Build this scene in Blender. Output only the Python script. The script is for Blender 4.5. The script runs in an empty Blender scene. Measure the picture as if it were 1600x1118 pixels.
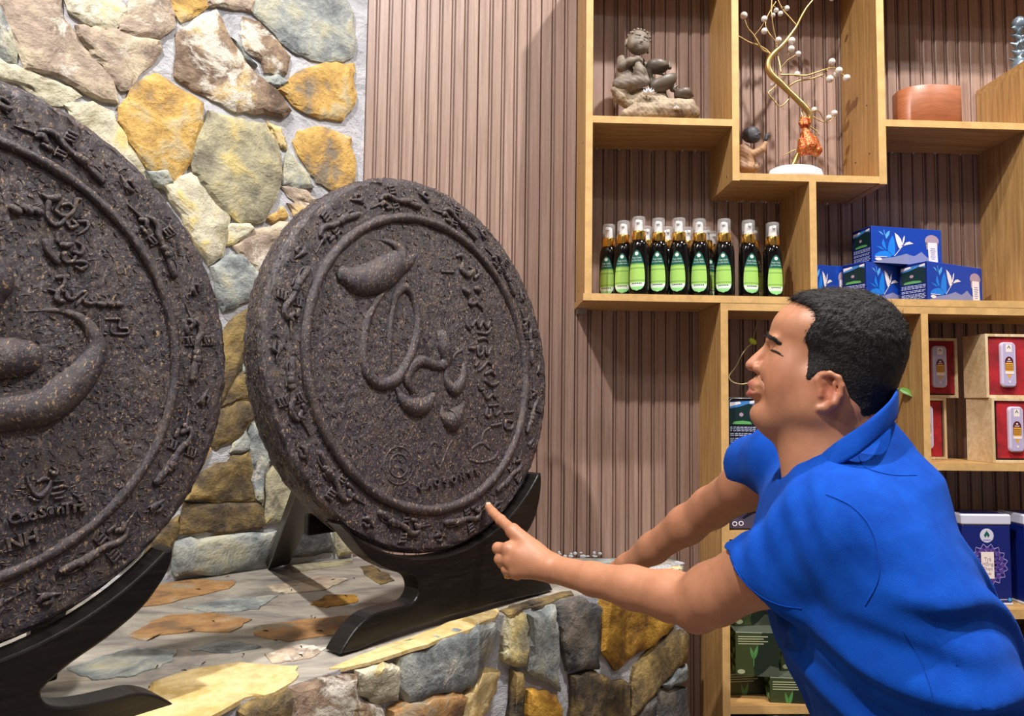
import bpy, bmesh, math, random
import numpy as np
from math import sin, cos, tan, pi, radians, sqrt, atan2
from mathutils import Vector, Matrix
rng = random.Random(7)
C = bpy.context.scene.collection
scene = bpy.context.scene

# ---------------------------------------------------------------- camera
F = 1120.0; YAW = radians(2); PITCH = radians(3.7); ROLL = .013; CH = 1.45
_f = np.array([sin(YAW)*cos(PITCH), cos(YAW)*cos(PITCH), sin(PITCH)])
_r = np.array([cos(YAW), -sin(YAW), 0.]); _u = np.cross(_r, _f)
CR = _r*cos(ROLL)+_u*sin(ROLL); CU = -_r*sin(ROLL)+_u*cos(ROLL); CF = _f
CAM = np.array([0, 0, CH])
def ray(x, y): return CF+CR*(x-800)/F-CU*(y-559)/F
def atY(x, y, Y): d = ray(x, y); return CAM+d*Y/d[1]
def atZ(x, y, Z): d = ray(x, y); return CAM+d*(Z-CH)/d[2]
def atP(x, y, p0, n): d = ray(x, y); return CAM+d*(np.dot(np.array(p0)-CAM, n)/np.dot(d, n))
cd = bpy.data.cameras.new('camera'); cam = bpy.data.objects.new('camera', cd); C.objects.link(cam)
cd.sensor_width = 36; cd.lens = F/1600*36; cd.clip_start = .02
cam.matrix_world = Matrix(((CR[0], CU[0], -CF[0], 0), (CR[1], CU[1], -CF[1], 0), (CR[2], CU[2], -CF[2], CH), (0, 0, 0, 1)))
scene.camera = cam

# ---------------------------------------------------------------- light and exposure
scene.view_settings.view_transform = 'Standard'; scene.view_settings.look = 'None'
scene.view_settings.gamma = 1; scene.view_settings.exposure = -.42
scene.view_settings.use_curve_mapping = False
w = bpy.data.worlds.new('world'); scene.world = w; w.use_nodes = True
w.node_tree.nodes['Background'].inputs[0].default_value = (1, .97, .95, 1)
w.node_tree.nodes['Background'].inputs[1].default_value = .012
def area(name, loc, size, power, col=(1, .95, .9), rot=(0, 0, 0), shape='DISK', size_y=None, spread=None):
    l = bpy.data.lights.new(name, 'AREA'); l.shape = shape; l.size = size; l.energy = power; l.color = col
    if size_y: l.size_y = size_y
    if spread: l.spread = spread
    o = bpy.data.objects.new(name, l); C.objects.link(o); o.location = loc; o.rotation_euler = rot
    return o
LAMPS = [(-.9, .1, 4.24, 185), (1.2, .85, 4.24, 150), (.25, -.7, 4.24, 20), (2.6, .7, 4.24, 55), (-1.9, -.4, 4.24, 40)]  # leading pair follows the shelf shadows; the rest are added as fill
for i, (x, y, z, p) in enumerate(LAMPS):
    area('downlight_or_fill', (x, y, z), .12, p)
area('ceiling_fill', (.1, -1.2, 4.24), 1.2, 12, (1, .98, .97), shape='RECTANGLE', size_y=1.2)  # broad soft fill added overhead, not a fixture of the room

# ---------------------------------------------------------------- helpers
def wloc(o):
    p = Vector((0, 0, 0))
    while o is not None: p += o.location; o = o.parent
    return p
def mk(name, verts, faces, mat, parent=None, origin=None, smooth=False, mats=None, fmat=None):
    v = np.asarray(verts, float).reshape(-1, 3)
    if origin is None:
        origin = np.array([(v[:, 0].min()+v[:, 0].max())/2, (v[:, 1].min()+v[:, 1].max())/2, v[:, 2].min()])
    origin = np.asarray(origin, float)
    me = bpy.data.meshes.new(name)
    me.from_pydata((v-origin).tolist(), [], faces if isinstance(faces, list) else faces.tolist()); me.update()
    for m in (mats or [mat]): me.materials.append(m)
    if fmat is not None: me.polygons.foreach_set('material_index', np.asarray(fmat, dtype=np.int32))
    if smooth: me.polygons.foreach_set('use_smooth', [True]*len(me.polygons))
    o = bpy.data.objects.new(name, me); C.objects.link(o)
    base = Vector(origin)
    if parent is not None:
        o.parent = parent; base = base-wloc(parent)
    o.location = base
    return o
def tag(o, label=None, cat=None, group=None, kind=None):
    if label: o['label'] = label
    if cat: o['category'] = cat
    if group: o['group'] = group
    if kind: o['kind'] = kind
    return o
def thing(name, loc, label, cat, group=None):
    o = bpy.data.objects.new(name, None); C.objects.link(o); o.location = loc; o.empty_display_size = .05
    return tag(o, label, cat, group)
def copy_tree(o, parent=None, loc=None):
    c = o.copy(); C.objects.link(c)
    if parent: c.parent = parent
    if loc is not None: c.location = loc
    for ch in list(o.children): copy_tree(ch, c)
    return c
def merge(parts):
    V = []; Fc = []; M = []; n = 0
    for p in parts:
        v, f = p[0], p[1]; m = p[2] if len(p) > 2 else 0
        V += [tuple(q) for q in v]; Fc += [tuple(i+n for i in q) for q in f]; M += [m]*len(f); n += len(v)
    return V, Fc, M
def frame_box(o, ux, uy, uz, x0, x1, y0, y1, z0, z1, bev=.0):
    """box in a local frame; bev chamfers all its edges"""
    o = np.array(o, float); ux = np.array(ux, float); uy = np.array(uy, float); uz = np.array(uz, float)
    bm = bmesh.new(); r = bmesh.ops.create_cube(bm, size=1)
    for v in bm.verts:
        v.co = Vector(((x0+x1)/2+v.co.x*(x1-x0), (y0+y1)/2+v.co.y*(y1-y0), (z0+z1)/2+v.co.z*(z1-z0)))
    if bev > 0: bmesh.ops.bevel(bm, geom=bm.edges[:], offset=bev, segments=1, profile=.5, affect='EDGES')
    bmesh.ops.recalc_face_normals(bm, faces=bm.faces[:])
    V = [o+ux*v.co.x+uy*v.co.y+uz*v.co.z for v in bm.verts]; Fc = [tuple(q.index for q in f.verts) for f in bm.faces]
    bm.free(); return V, Fc
EX, EY, EZ = np.eye(3)
def bx(x0, x1, y0, y1, z0, z1, bev=.0): return frame_box((0, 0, 0), EX, EY, EZ, x0, x1, y0, y1, z0, z1, bev)
def box(name, mat, x0, x1, y0, y1, z0, z1, parent=None, bev=.0, smooth=False):
    v, f = bx(x0, x1, y0, y1, z0, z1, bev); return mk(name, v, f, mat, parent, smooth=smooth)
def tube(pts, rad, n=10, flat=None, caps=True):
    """swept tube with a radius per point; flat=(normal, factor) squeezes it along a direction"""
    P = np.asarray(pts, float); R = np.asarray(rad, float)*np.ones(len(P))
    if caps:
        d0 = P[0]-P[1]; d0 /= np.linalg.norm(d0)+1e-9; d1 = P[-1]-P[-2]; d1 /= np.linalg.norm(d1)+1e-9
        a, b = R[0], R[-1]
        P = np.vstack([P[0]+d0*a*.98, P[0]+d0*a*.75, P[0]+d0*a*.4, P, P[-1]+d1*b*.4, P[-1]+d1*b*.75, P[-1]+d1*b*.98])
        R = np.concatenate([[a*.2, a*.66, a*.92], R, [b*.92, b*.66, b*.2]])
    T = np.gradient(P, axis=0); T /= np.linalg.norm(T, axis=1)[:, None]+1e-12
    if flat is not None: ref = np.array(flat[0], float)
    else: ref = EZ if abs(T[0][2]) < .8 else EX
    V = []; N = None
    for i in range(len(P)):
        if flat is not None: b = np.cross(T[i], ref); N = ref
        else:
            if N is None: N = ref-T[i]*np.dot(ref, T[i])
            N = N-T[i]*np.dot(N, T[i]); N = N/(np.linalg.norm(N)+1e-12); b = np.cross(T[i], N)
        b = b/(np.linalg.norm(b)+1e-12); k = flat[1] if flat is not None else 1
        for j in range(n):
            a = 2*pi*j/n; V.append(P[i]+R[i]*(cos(a)*b+sin(a)*k*N))
    Fc = []
    for i in range(len(P)-1):
        for j in range(n):
            Fc.append((i*n+j, i*n+(j+1) % n, (i+1)*n+(j+1) % n, (i+1)*n+j))
    Fc.append(tuple(range(n))[::-1]); Fc.append(tuple((len(P)-1)*n+j for j in range(n)))
    return V, Fc
def spline(pts, k=6):
    """Catmull-Rom through rows of any width"""
    P = np.asarray(pts, float); Q = np.vstack([2*P[0]-P[1], P, 2*P[-1]-P[-2]]); out = []
    for i in range(1, len(Q)-2):
        for j in range(k):
            t = j/k; a, b, c, d = Q[i-1], Q[i], Q[i+1], Q[i+2]
            out.append(.5*(2*b+(c-a)*t+(2*a-5*b+4*c-d)*t*t+(3*b-3*c+d-a)*t**3))
    out.append(P[-1]); return np.array(out)
def lathe(prof, n=24, c=(0, 0, 0), sx=1, sy=1):
    V = []; Fc = []; c = np.array(c, float)
    for r, z in prof:
        for j in range(n): a = 2*pi*j/n; V.append(c+np.array([r*sx*cos(a), r*sy*sin(a), z]))
    for i in range(len(prof)-1):
        for j in range(n): Fc.append((i*n+j, i*n+(j+1) % n, (i+1)*n+(j+1) % n, (i+1)*n+j))
    if prof[0][0] > 1e-6: Fc.append(tuple(range(n))[::-1])
    if prof[-1][0] > 1e-6: Fc.append(tuple((len(prof)-1)*n+j for j in range(n)))
    return V, Fc
def uvs(c, r, n=12, m=8):
    prof = [(max(1e-4, sin(pi*i/m)), -cos(pi*i/m)) for i in range(m+1)]
    v, f = lathe(prof, n); r = np.array(r)*np.ones(3)
    return [np.array(c)+q*r for q in v], f
def prism(poly, o, ux, uy, un, h0, h1):
    """polygon (2D) extruded along un from h0 to h1"""
    o = np.array(o, float); n = len(poly)
    V = [o+ux*p[0]+uy*p[1]+un*h0 for p in poly]+[o+ux*p[0]+uy*p[1]+un*h1 for p in poly]
    Fc = [tuple(range(n))[::-1], tuple(range(n, 2*n))]+[(i, (i+1) % n, n+(i+1) % n, n+i) for i in range(n)]
    return V, Fc
_txt = {}
def text2d(s, size=1.0, extrude=0, spacing=1.0, align='CENTER', bevel=0):
    """text as 2-D mesh centred on the origin"""
    key = (s, extrude, spacing, align, bevel)
    if key not in _txt:
        cu = bpy.data.curves.new('t', 'FONT'); cu.body = s; cu.align_x = align; cu.align_y = 'CENTER'
        cu.extrude = extrude; cu.space_character = spacing; cu.resolution_u = 2; cu.bevel_depth = bevel
        o = bpy.data.objects.new('t', cu); C.objects.link(o); dg = bpy.context.evaluated_depsgraph_get()
        me = o.evaluated_get(dg).to_mesh()
        _txt[key] = ([tuple(v.co) for v in me.vertices], [tuple(p.vertices) for p in me.polygons])
        bpy.data.objects.remove(o); bpy.data.curves.remove(cu)
    v, f = _txt[key]
    return [(a*size, b*size, c*size) for a, b, c in v], f
def place2d(v, o, ux, uy, un, h=0):
    o = np.array(o, float); return [o+ux*p[0]+uy*p[1]+un*((p[2] if len(p) > 2 else 0)+h) for p in v]
def inpoly(x, y, poly):
    c = False; n = len(poly)
    for i in range(n):
        x1, y1 = poly[i]; x2, y2 = poly[i-1]
        if (y1 > y) != (y2 > y) and x < (x2-x1)*(y-y1)/(y2-y1)+x1: c = not c
    return c

# ---------------------------------------------------------------- materials
def nmat(name):
    m = bpy.data.materials.new(name); m.use_nodes = True; nt = m.node_tree
    return m, nt, nt.nodes['Principled BSDF']
def N(nt, t, **kw):
    n = nt.nodes.new(t)
    for k, v in kw.items():
        if k in n.inputs.keys() if isinstance(k, str) else False: n.inputs[k].default_value = v
        else: setattr(n, k, v)
    return n
def setin(n, **kw):
    for k, v in kw.items(): n.inputs[k.replace('_', ' ')].default_value = v
def col(c): return (c[0], c[1], c[2], 1)
def srgb(h):
    h = h.lstrip('#'); r = [int(h[i:i+2], 16)/255 for i in (0, 2, 4)]
    return tuple(x/12.92 if x <= .04045 else ((x+.055)/1.055)**2.4 for x in r)
def flat(name, c, rough=.5, metal=0, spec=.5, coat=0, trans=0, emit=0):
    m, nt, b = nmat(name); b.inputs['Base Color'].default_value = col(c); b.inputs['Roughness'].default_value = rough
    b.inputs['Metallic'].default_value = metal; b.inputs['Specular IOR Level'].default_value = spec
    b.inputs['Coat Weight'].default_value = coat; b.inputs['Transmission Weight'].default_value = trans
    return m
def ramp(nt, stops, src, out, interp='LINEAR'):
    r = nt.nodes.new('ShaderNodeValToRGB'); r.color_ramp.interpolation = interp
    e = r.color_ramp.elements
    while len(e) < len(stops): e.new(.5)
    for i, (p, c) in enumerate(stops): e[i].position = p; e[i].color = col(c)
    nt.links.new(src, r.inputs[0]); 
    if out is not None: nt.links.new(r.outputs[0], out)
    return r
def coords(nt, scale=(1, 1, 1), rand=0, kind='Object', rot=(0, 0, 0)):
    tc = nt.nodes.new('ShaderNodeTexCoord'); mp = nt.nodes.new('ShaderNodeMapping')
    mp.inputs['Scale'].default_value = scale; mp.inputs['Rotation'].default_value = rot
    nt.links.new(tc.outputs[kind], mp.inputs['Vector'])
    if rand:
        oi = nt.nodes.new('ShaderNodeObjectInfo'); mu = nt.nodes.new('ShaderNodeVectorMath'); mu.operation = 'SCALE'
        cb = nt.nodes.new('ShaderNodeCombineXYZ')
        for k, s in zip('XYZ', (1, 1.7, 2.3)):
            q = nt.nodes.new('ShaderNodeMath'); q.operation = 'MULTIPLY'; q.inputs[1].default_value = s*rand
            nt.links.new(oi.outputs['Random'], q.inputs[0]); nt.links.new(q.outputs[0], cb.inputs[k])
        nt.links.new(cb.outputs[0], mp.inputs['Location'])
    return mp.outputs[0]
def noise(nt, vec, scale, detail=6, rough=.6, dist=0):
    n = nt.nodes.new('ShaderNodeTexNoise'); n.inputs['Scale'].default_value = scale; n.inputs['Detail'].default_value = detail
    n.inputs['Roughness'].default_value = rough; n.inputs['Distortion'].default_value = dist
    nt.links.new(vec, n.inputs['Vector']); return n.outputs['Fac']
def bump(nt, b, h, strength=.5, dist=.01, prev=None):
    n = nt.nodes.new('ShaderNodeBump'); n.inputs['Strength'].default_value = strength; n.inputs['Distance'].default_value = dist
    nt.links.new(h, n.inputs['Height'])
    if prev is not None: nt.links.new(prev, n.inputs['Normal'])
    nt.links.new(n.outputs[0], b.inputs['Normal']); return n.outputs[0]
def mixc(nt, fac, a, b, out=None, mode='MIX'):
    m = nt.nodes.new('ShaderNodeMix'); m.data_type = 'RGBA'; m.blend_type = mode
    for s, i in ((fac, 0), (a, 6), (b, 7)):
        if isinstance(s, (tuple, list)): m.inputs[i].default_value = col(s)
        elif isinstance(s, (int, float)): m.inputs[i].default_value = s
        else: nt.links.new(s, m.inputs[i])
    if out is not None: nt.links.new(m.outputs[2], out)
    return m.outputs[2]
def wood(name, a, b, c, along=(1, 1, 14), rough=.45, rand=3, scale=6):
    m, nt, p = nmat(name); v = coords(nt, along, rand)
    n = noise(nt, v, scale, 8, .6, .6); r = ramp(nt, [(.3, a), (.5, b), (.72, c)], n, None)
    v2 = coords(nt, tuple(x*3 for x in along), rand); n2 = noise(nt, v2, scale*4, 4, .7)
    r2 = ramp(nt, [(.35, (.72, .72, .72)), (.65, (1.1, 1.1, 1.1))], n2, None)
    mixc(nt, .7, r.outputs[0], r2.outputs[0], p.inputs['Base Color'], 'MULTIPLY')
    p.inputs['Roughness'].default_value = rough; bump(nt, p, n2, .12, .002)
    return m
M = {}
# shelf laminate: grain along x, y(depth) or z
oa, ob, oc = srgb('#9a7442'), srgb('#b98f58'), srgb('#cfa86e')
M['oak_z'] = wood('oak_upright', oa, ob, oc, (16, 16, .8))
M['oak_x'] = wood('oak_shelf', oa, ob, oc, (.8, 16, 16))
M['edge'] = wood('oak_edge_band', srgb('#cfa669'), srgb('#d2a96d'), srgb('#d5ad72'), (.6, 8, .6), .5, scale=3)
M['pale_wood'] = wood('pale_pine', srgb('#c9a97a'), srgb('#dfc49a'), srgb('#ecd7b2'), (14, 1, 1.2), .55)
M['slat'] = wood('brown_composite', srgb('#8a6e62'), srgb('#9f8376'), srgb('#b09589'), (20, 20, .5), .42, rand=5)
M['slat_back'] = flat('groove_brown', srgb('#86695c'), .5)
M['plaster'] = flat('white_plaster', (.15, .145, .14), .8)
M['floor'] = wood('floor_tile', (.18, .14, .11), (.22, .17, .13), (.26, .2, .16), (1, 1, 1), .3)
def stone_mat(name, cols, lime=.55, rough=.75, bs=.7):
    m, nt, p = nmat(name); v = coords(nt, (1, 1, 1), 9)
    n = noise(nt, v, 11, 8, .62, .25); k = len(cols)
    r = ramp(nt, [(.37+.25*i/(k-1), c) for i, c in enumerate(cols)], n, None)
    n2 = noise(nt, v, 30, 10, .7, .1); r2 = ramp(nt, [(.3, (.62, .62, .62)), (.65, (1.12, 1.12, 1.12))], n2, None)
    c1 = mixc(nt, .8, r.outputs[0], r2.outputs[0], None, 'MULTIPLY')
    n3 = noise(nt, v, 9, 10, .7, .4); r3 = ramp(nt, [(lime, (0, 0, 0)), (lime+.07, (1, 1, 1))], n3, None)
    mixc(nt, r3.outputs[0], c1, srgb('#d6cfc2'), p.inputs['Base Color'])
    p.inputs['Roughness'].default_value = rough
    q = bump(nt, p, n, bs, .03); bump(nt, p, n2, bs*.8, .008, q)
    return m
M['st_yellow'] = stone_mat('yellow_stone', [srgb('#8f816c'), srgb('#bd9654'), srgb('#d6ae5e'), srgb('#cdb98d')], .68)
M['st_beige'] = stone_mat('beige_stone', [srgb('#8d7c6b'), srgb('#ab998a'), srgb('#c0ae97'), srgb('#d3c6ab')], .55)
M['st_pale'] = stone_mat('pale_stone', [srgb('#a9a184'), srgb('#c9c3ab'), srgb('#d9d2ba'), srgb('#e3cf8c')], .62)
M['st_brown'] = stone_mat('brown_stone', [srgb('#5e4a3c'), srgb('#86705d'), srgb('#a08a73'), srgb('#cdb27c')], .50)
M['st_olive'] = stone_mat('olive_stone', [srgb('#7d7766'), srgb('#a19b82'), srgb('#b5ae8e'), srgb('#cfbd80')], .7)
M['st_grey'] = stone_mat('grey_stone', [srgb('#6f7577'), srgb('#8e9595'), srgb('#a9aea8'), srgb('#bfbda6')], .62)
M['st_dark'] = stone_mat('dark_stone', [srgb('#33343a'), srgb('#4c4d50'), srgb('#67625c'), srgb('#7d7468')], .68)
M['st_umber'] = stone_mat('umber_stone', [srgb('#3d342a'), srgb('#5f5038'), srgb('#7f6b42'), srgb('#9c8450')], .72)
M['st_ochre'] = stone_mat('ochre_stone', [srgb('#5c4426'), srgb('#9c6f25'), srgb('#b98a2f'), srgb('#cf9f3c')], .74)
M['st_rust'] = stone_mat('rust_stone', [srgb('#83684c'), srgb('#a67c4f'), srgb('#b28a58'), srgb('#a69a86')], .75, bs=.4)
M['st_cream'] = stone_mat('cream_stone', [srgb('#c4a767'), srgb('#d4ba80'), srgb('#dcc590'), srgb('#c9ab69')], .8, bs=.35)
def mortar_mat():
    m, nt, p = nmat('grey_mortar'); v = coords(nt, (1, 1, 1), 0)
    n = noise(nt, v, 9, 9, .65, .5); ramp(nt, [(.3, srgb('#9b9ba1')), (.5, srgb('#bcbdc4')), (.7, srgb('#d0d0d4'))], n, p.inputs['Base Color'])
    p.inputs['Roughness'].default_value = .85; n2 = noise(nt, v, 45, 8, .7); q = bump(nt, p, n, .8, .03); bump(nt, p, n2, .6, .006, q); return m
M['mortar'] = mortar_mat()
def top_mat():
    m, nt, p = nmat('smeared_mortar'); v = coords(nt, (1, 2.2, 1), 0, rot=(0, 0, -.75))
    n = noise(nt, v, 5, 9, .62, 1.0); ramp(nt, [(.30, srgb('#66625f')), (.42, srgb('#86817b')), (.52, srgb('#a19b90')), (.62, srgb('#b0aa9e')), (.72, srgb('#94835f'))], n, p.inputs['Base Color'])
    p.inputs['Roughness'].default_value = .5; n2 = noise(nt, v, 40, 8, .7); q = bump(nt, p, n, .5, .02); bump(nt, p, n2, .3, .004, q); return m
M['ledge_top'] = top_mat()
def tea_mat():
    m, nt, p = nmat('pressed_tea_leaf'); v = coords(nt, (1, 1, 1), 4)
    base = noise(nt, v, 22, 10, .75, .4)
    r = ramp(nt, [(.3, srgb('#231f23')), (.48, srgb('#38313a')), (.62, srgb('#4a403c')), (.75, srgb('#65543f'))], base, None)
    # leaf flakes: short streaks of strongly stretched noise at several angles
    c = r.outputs[0]; fl = None
    for rot, cc, th in (((.5, .2, .4), '#94795a', .69), ((1.1, -.5, 1.6), '#7b6654', .665), ((-.7, .9, 2.6), '#a08462', .675), ((.2, 1.3, -1.0), '#6b5a50', .65)):
        vv = coords(nt, (1, .16, .42), 4, rot=rot); q = noise(nt, vv, 330, 2, .5, .25)
        rr = ramp(nt, [(th-.02, (0, 0, 0)), (th+.02, (1, 1, 1))], q, None); c = mixc(nt, rr.outputs[0], c, srgb(cc))
        if fl is None: fl = q
    nt.links.new(c, p.inputs['Base Color']); p.inputs['Roughness'].default_value = .36
    p.inputs['Specular IOR Level'].default_value = .55
    n2 = noise(nt, v, 70, 8, .8, .6); q = bump(nt, p, fl, .5, .003); q = bump(nt, p, n2, .7, .004, q)
    return m
M['tea'] = tea_mat()
M['strand_dark'] = flat('dark_leaf_strand', srgb('#3a3234'), .38); M['strand_pale'] = flat('pale_stalk', srgb('#8a7055'), .6)
def dark_wood():
    m, nt, p = nmat('black_lacquered_wood'); v = coords(nt, (3, 3, 30), 2)
    n = noise(nt, v, 5, 6, .6); ramp(nt, [(.35, (.003, .0025, .0025)), (.6, (.008, .0065, .006)), (.75, (.022, .015, .012))], n, p.inputs['Base Color'])
    p.inputs['Roughness'].default_value = .38; p.inputs['Specular IOR Level'].default_value = .3; p.inputs['Coat Weight'].default_value = .12; p.inputs['Coat Roughness'].default_value = .25
    bump(nt, p, n, .15, .002); return m
M['black_wood'] = dark_wood()
# ================================================================ the room
YW = 2.2; ZL = .991; YF = 1.98; ZC = 4.3
SA = np.array([-.394, 2.18]); SD = np.array([-.386, -.287]); SD /= np.linalg.norm(SD)   # stone wall runs from SA along SD
SEND = SA+SD*3.0
XR = 3.4; YB = -2.6
def struct(o, label=None): return tag(o, label, None, None, 'structure')
fl = struct(box('floor', M['floor'], SEND[0]-.1, XR+.1, YB-.1, YW+.1, -.05, 0))
ce = struct(box('ceiling', M['plaster'], SEND[0]-.1, XR+.1, YB-.1, YW+.1, ZC, ZC+.05))
struct(box('wall_right', M['plaster'], XR, XR+.08, YB, YW, 0, ZC))
struct(box('wall_front', M['plaster'], SEND[0], XR, YB-.08, YB, 0, ZC))
struct(box('wall_west', M['plaster'], SEND[0]-.08, SEND[0], YB, SEND[1], 0, ZC))
wb = struct(box('wall_back', M['slat_back'], -.9, XR, YW, YW+.1, 0, ZC), 'brown fluted slat panelling behind the shelves')
# slats of the back wall: 40 mm pitch, five to a panel, the last two closed up to a hairline joint
x845 = atY(845.5, 100, YW-.009)[0]; pitch = .0396
k0 = int((-.55-x845)/pitch)
sl = {}
for k in range(k0, 62):
    xj = x845+k*pitch          # groove k sits at xj, slat from groove k to groove k+1
    hl = .0008 if k % 5 == 0 else .0054; hr = .0008 if (k+1) % 5 == 0 else .0054
    x0, x1 = xj+hl, xj+pitch-hr
    key = (round(hl, 4), round(hr, 4))
    if key not in sl:
        prof = [(x0, 0), (x0+.0012, .0068), (x0+.0025, .008), (x1-.0025, .008), (x1-.0012, .0068), (x1, 0)]
        V = [(px, YW-d, z) for z in (.002, ZC-.002) for px, d in prof]; n = len(prof)
        Fc = [(i, i+1, n+i+1, n+i) for i in range(n-1)]+[tuple(range(n))[::-1], tuple(range(n, 2*n)), (n-1, 0, n, 2*n-1)]
        sl[key] = (mk('slat', V, Fc, M['slat'], wb, origin=(x0, YW, 0)), x0)
    else:
        o, x00 = sl[key]; c = o.copy(); C.objects.link(c); c.location = (o.location[0]+x0-x00, o.location[1], o.location[2])
    # thin extra rib inside each wide groove
    if k % 5:
        if 'r' not in sl:
            V, Fc = bx(xj-.0022, xj+.0022, YW-.003, YW, .002, ZC-.002)
            sl['r'] = (mk('groove_rib', V, Fc, M['slat'], wb, origin=(xj, YW, 0)), xj)
        else:
            o, x00 = sl['r']; c = o.copy(); C.objects.link(c); c.location = (o.location[0]+xj-x00, o.location[1], o.location[2])

# ---------------------------------------------------------------- stone wall and ledge
def stone(name, poly2, o, ux, uy, un, h, mat, parent, seed, rough=.25, sub=2, flatk=False):
    """irregular split stone: outline with jitter, chamfered rim, uneven face; ~60-100 triangles"""
    r = random.Random(seed); P = [np.array(p, float) for p in poly2]
    ctr = sum(P)/len(P); size = max(np.linalg.norm(p-ctr) for p in P); Q = []
    for i in range(len(P)):
        a, b = P[i], P[(i+1) % len(P)]; L = np.linalg.norm(b-a); ns = 1 if L < size*.2 else sub+(1 if L < size*.6 else 3)*(sub > 1)
        for j in range(ns):
            q = a+(b-a)*j/ns
            if j: q = q+(np.array([r.uniform(-1, 1), r.uniform(-1, 1)]))*min(L*.07, .006)
            Q.append(q)
    Q = [ctr+(q-ctr)*(1+.0075/max(.02, np.linalg.norm(q-ctr))) for q in Q]; n = len(Q)
    tilt = np.array([r.uniform(-1, 1), r.uniform(-1, 1)])*h*.35/size
    V = []
    def add(q, hh): V.append(np.array(o, float)+ux*q[0]+uy*q[1]+un*hh)
    p1, p2, p3 = r.uniform(0, 6), r.uniform(0, 6), r.uniform(12, 26)
    def lf(q): return .55*sin(q[0]*p3+q[1]*p3*.7+p1)+.45*sin(q[1]*p3*1.6-q[0]*p3*.9+p2)+.3*sin(q[0]*p3*3.1+p2)*sin(q[1]*p3*2.7+p1)
    def hh(q): return h*(1+.28*lf(q)*(.3 if flatk else 1))+float(np.dot(q-ctr, tilt))
    for q in Q: add(q, -.004)
    for q in Q: add(q, hh(q)*.62+h*r.uniform(-.08, .08))
    ins = min(.010, size*.14)
    for q in Q:
        d = ctr-q; d = d/(np.linalg.norm(d)+1e-9)
        q2 = q+d*ins*r.uniform(.6, 1.5); add(q2, hh(q2)+h*r.uniform(-.06, .06))
    QS = list(Q)
    for s in (.66, .33):
        for _ in range(3): QS = [(QS[i-1]+QS[i]*2+QS[(i+1) % n])/4 for i in range(n)]
        for q in QS:
            q2 = ctr+(q-ctr)*s; q2 = q2+np.array([r.uniform(-1, 1), r.uniform(-1, 1)])*size*.010
            add(q2, hh(q2)+h*(.08 if not flatk else 0)+h*r.uniform(-.3, .3)*rough)
    add(ctr, hh(ctr)+h*r.uniform(-.3, .3)*rough)
    Fc = [tuple(range(n))[::-1]]
    for k in range(4):
        for i in range(n): Fc.append((k*n+i, k*n+(i+1) % n, (k+1)*n+(i+1) % n, (k+1)*n+i))
    c = len(V)-1
    for i in range(n): Fc.append((4*n+i, 4*n+(i+1) % n, c))
    # winding: outline must turn counter-clockwise about un
    area2 = sum(Q[i][0]*Q[(i+1) % n][1]-Q[(i+1) % n][0]*Q[i][1] for i in range(n))
    if area2*np.dot(np.cross(ux, uy), un) < 0: Fc = [f[::-1] for f in Fc]
    og = np.array(o, float)+ux*ctr[0]+uy*ctr[1]
    ob = mk(name, V, Fc, mat, parent, origin=og)
    ob.data.polygons.foreach_set('use_smooth', [i > n*2 for i in range(len(Fc))])
    return ob
u3 = np.array([-SD[0], -SD[1], 0.]); n3 = np.array([u3[1], -u3[0], 0.])          # along wall to the right, out of the wall
S0 = np.array([SA[0], SA[1], 0.])
MB = .022                                                                        # mortar bed is the wall surface
V, Fc = prism([(-3.05, 0), (0.005, 0), (0.005, ZC), (-3.05, ZC)], S0, u3, EZ, n3, -.12, 0)
wl = struct(mk('wall_left', V, Fc, M['mortar']), 'angled wall of random split stone set in pale grey mortar')
def wpx(p):
    q = atP(p[0], p[1], S0+n3*.012, n3); return (float(np.dot(q-S0, u3)), float(q[2]))
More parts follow.
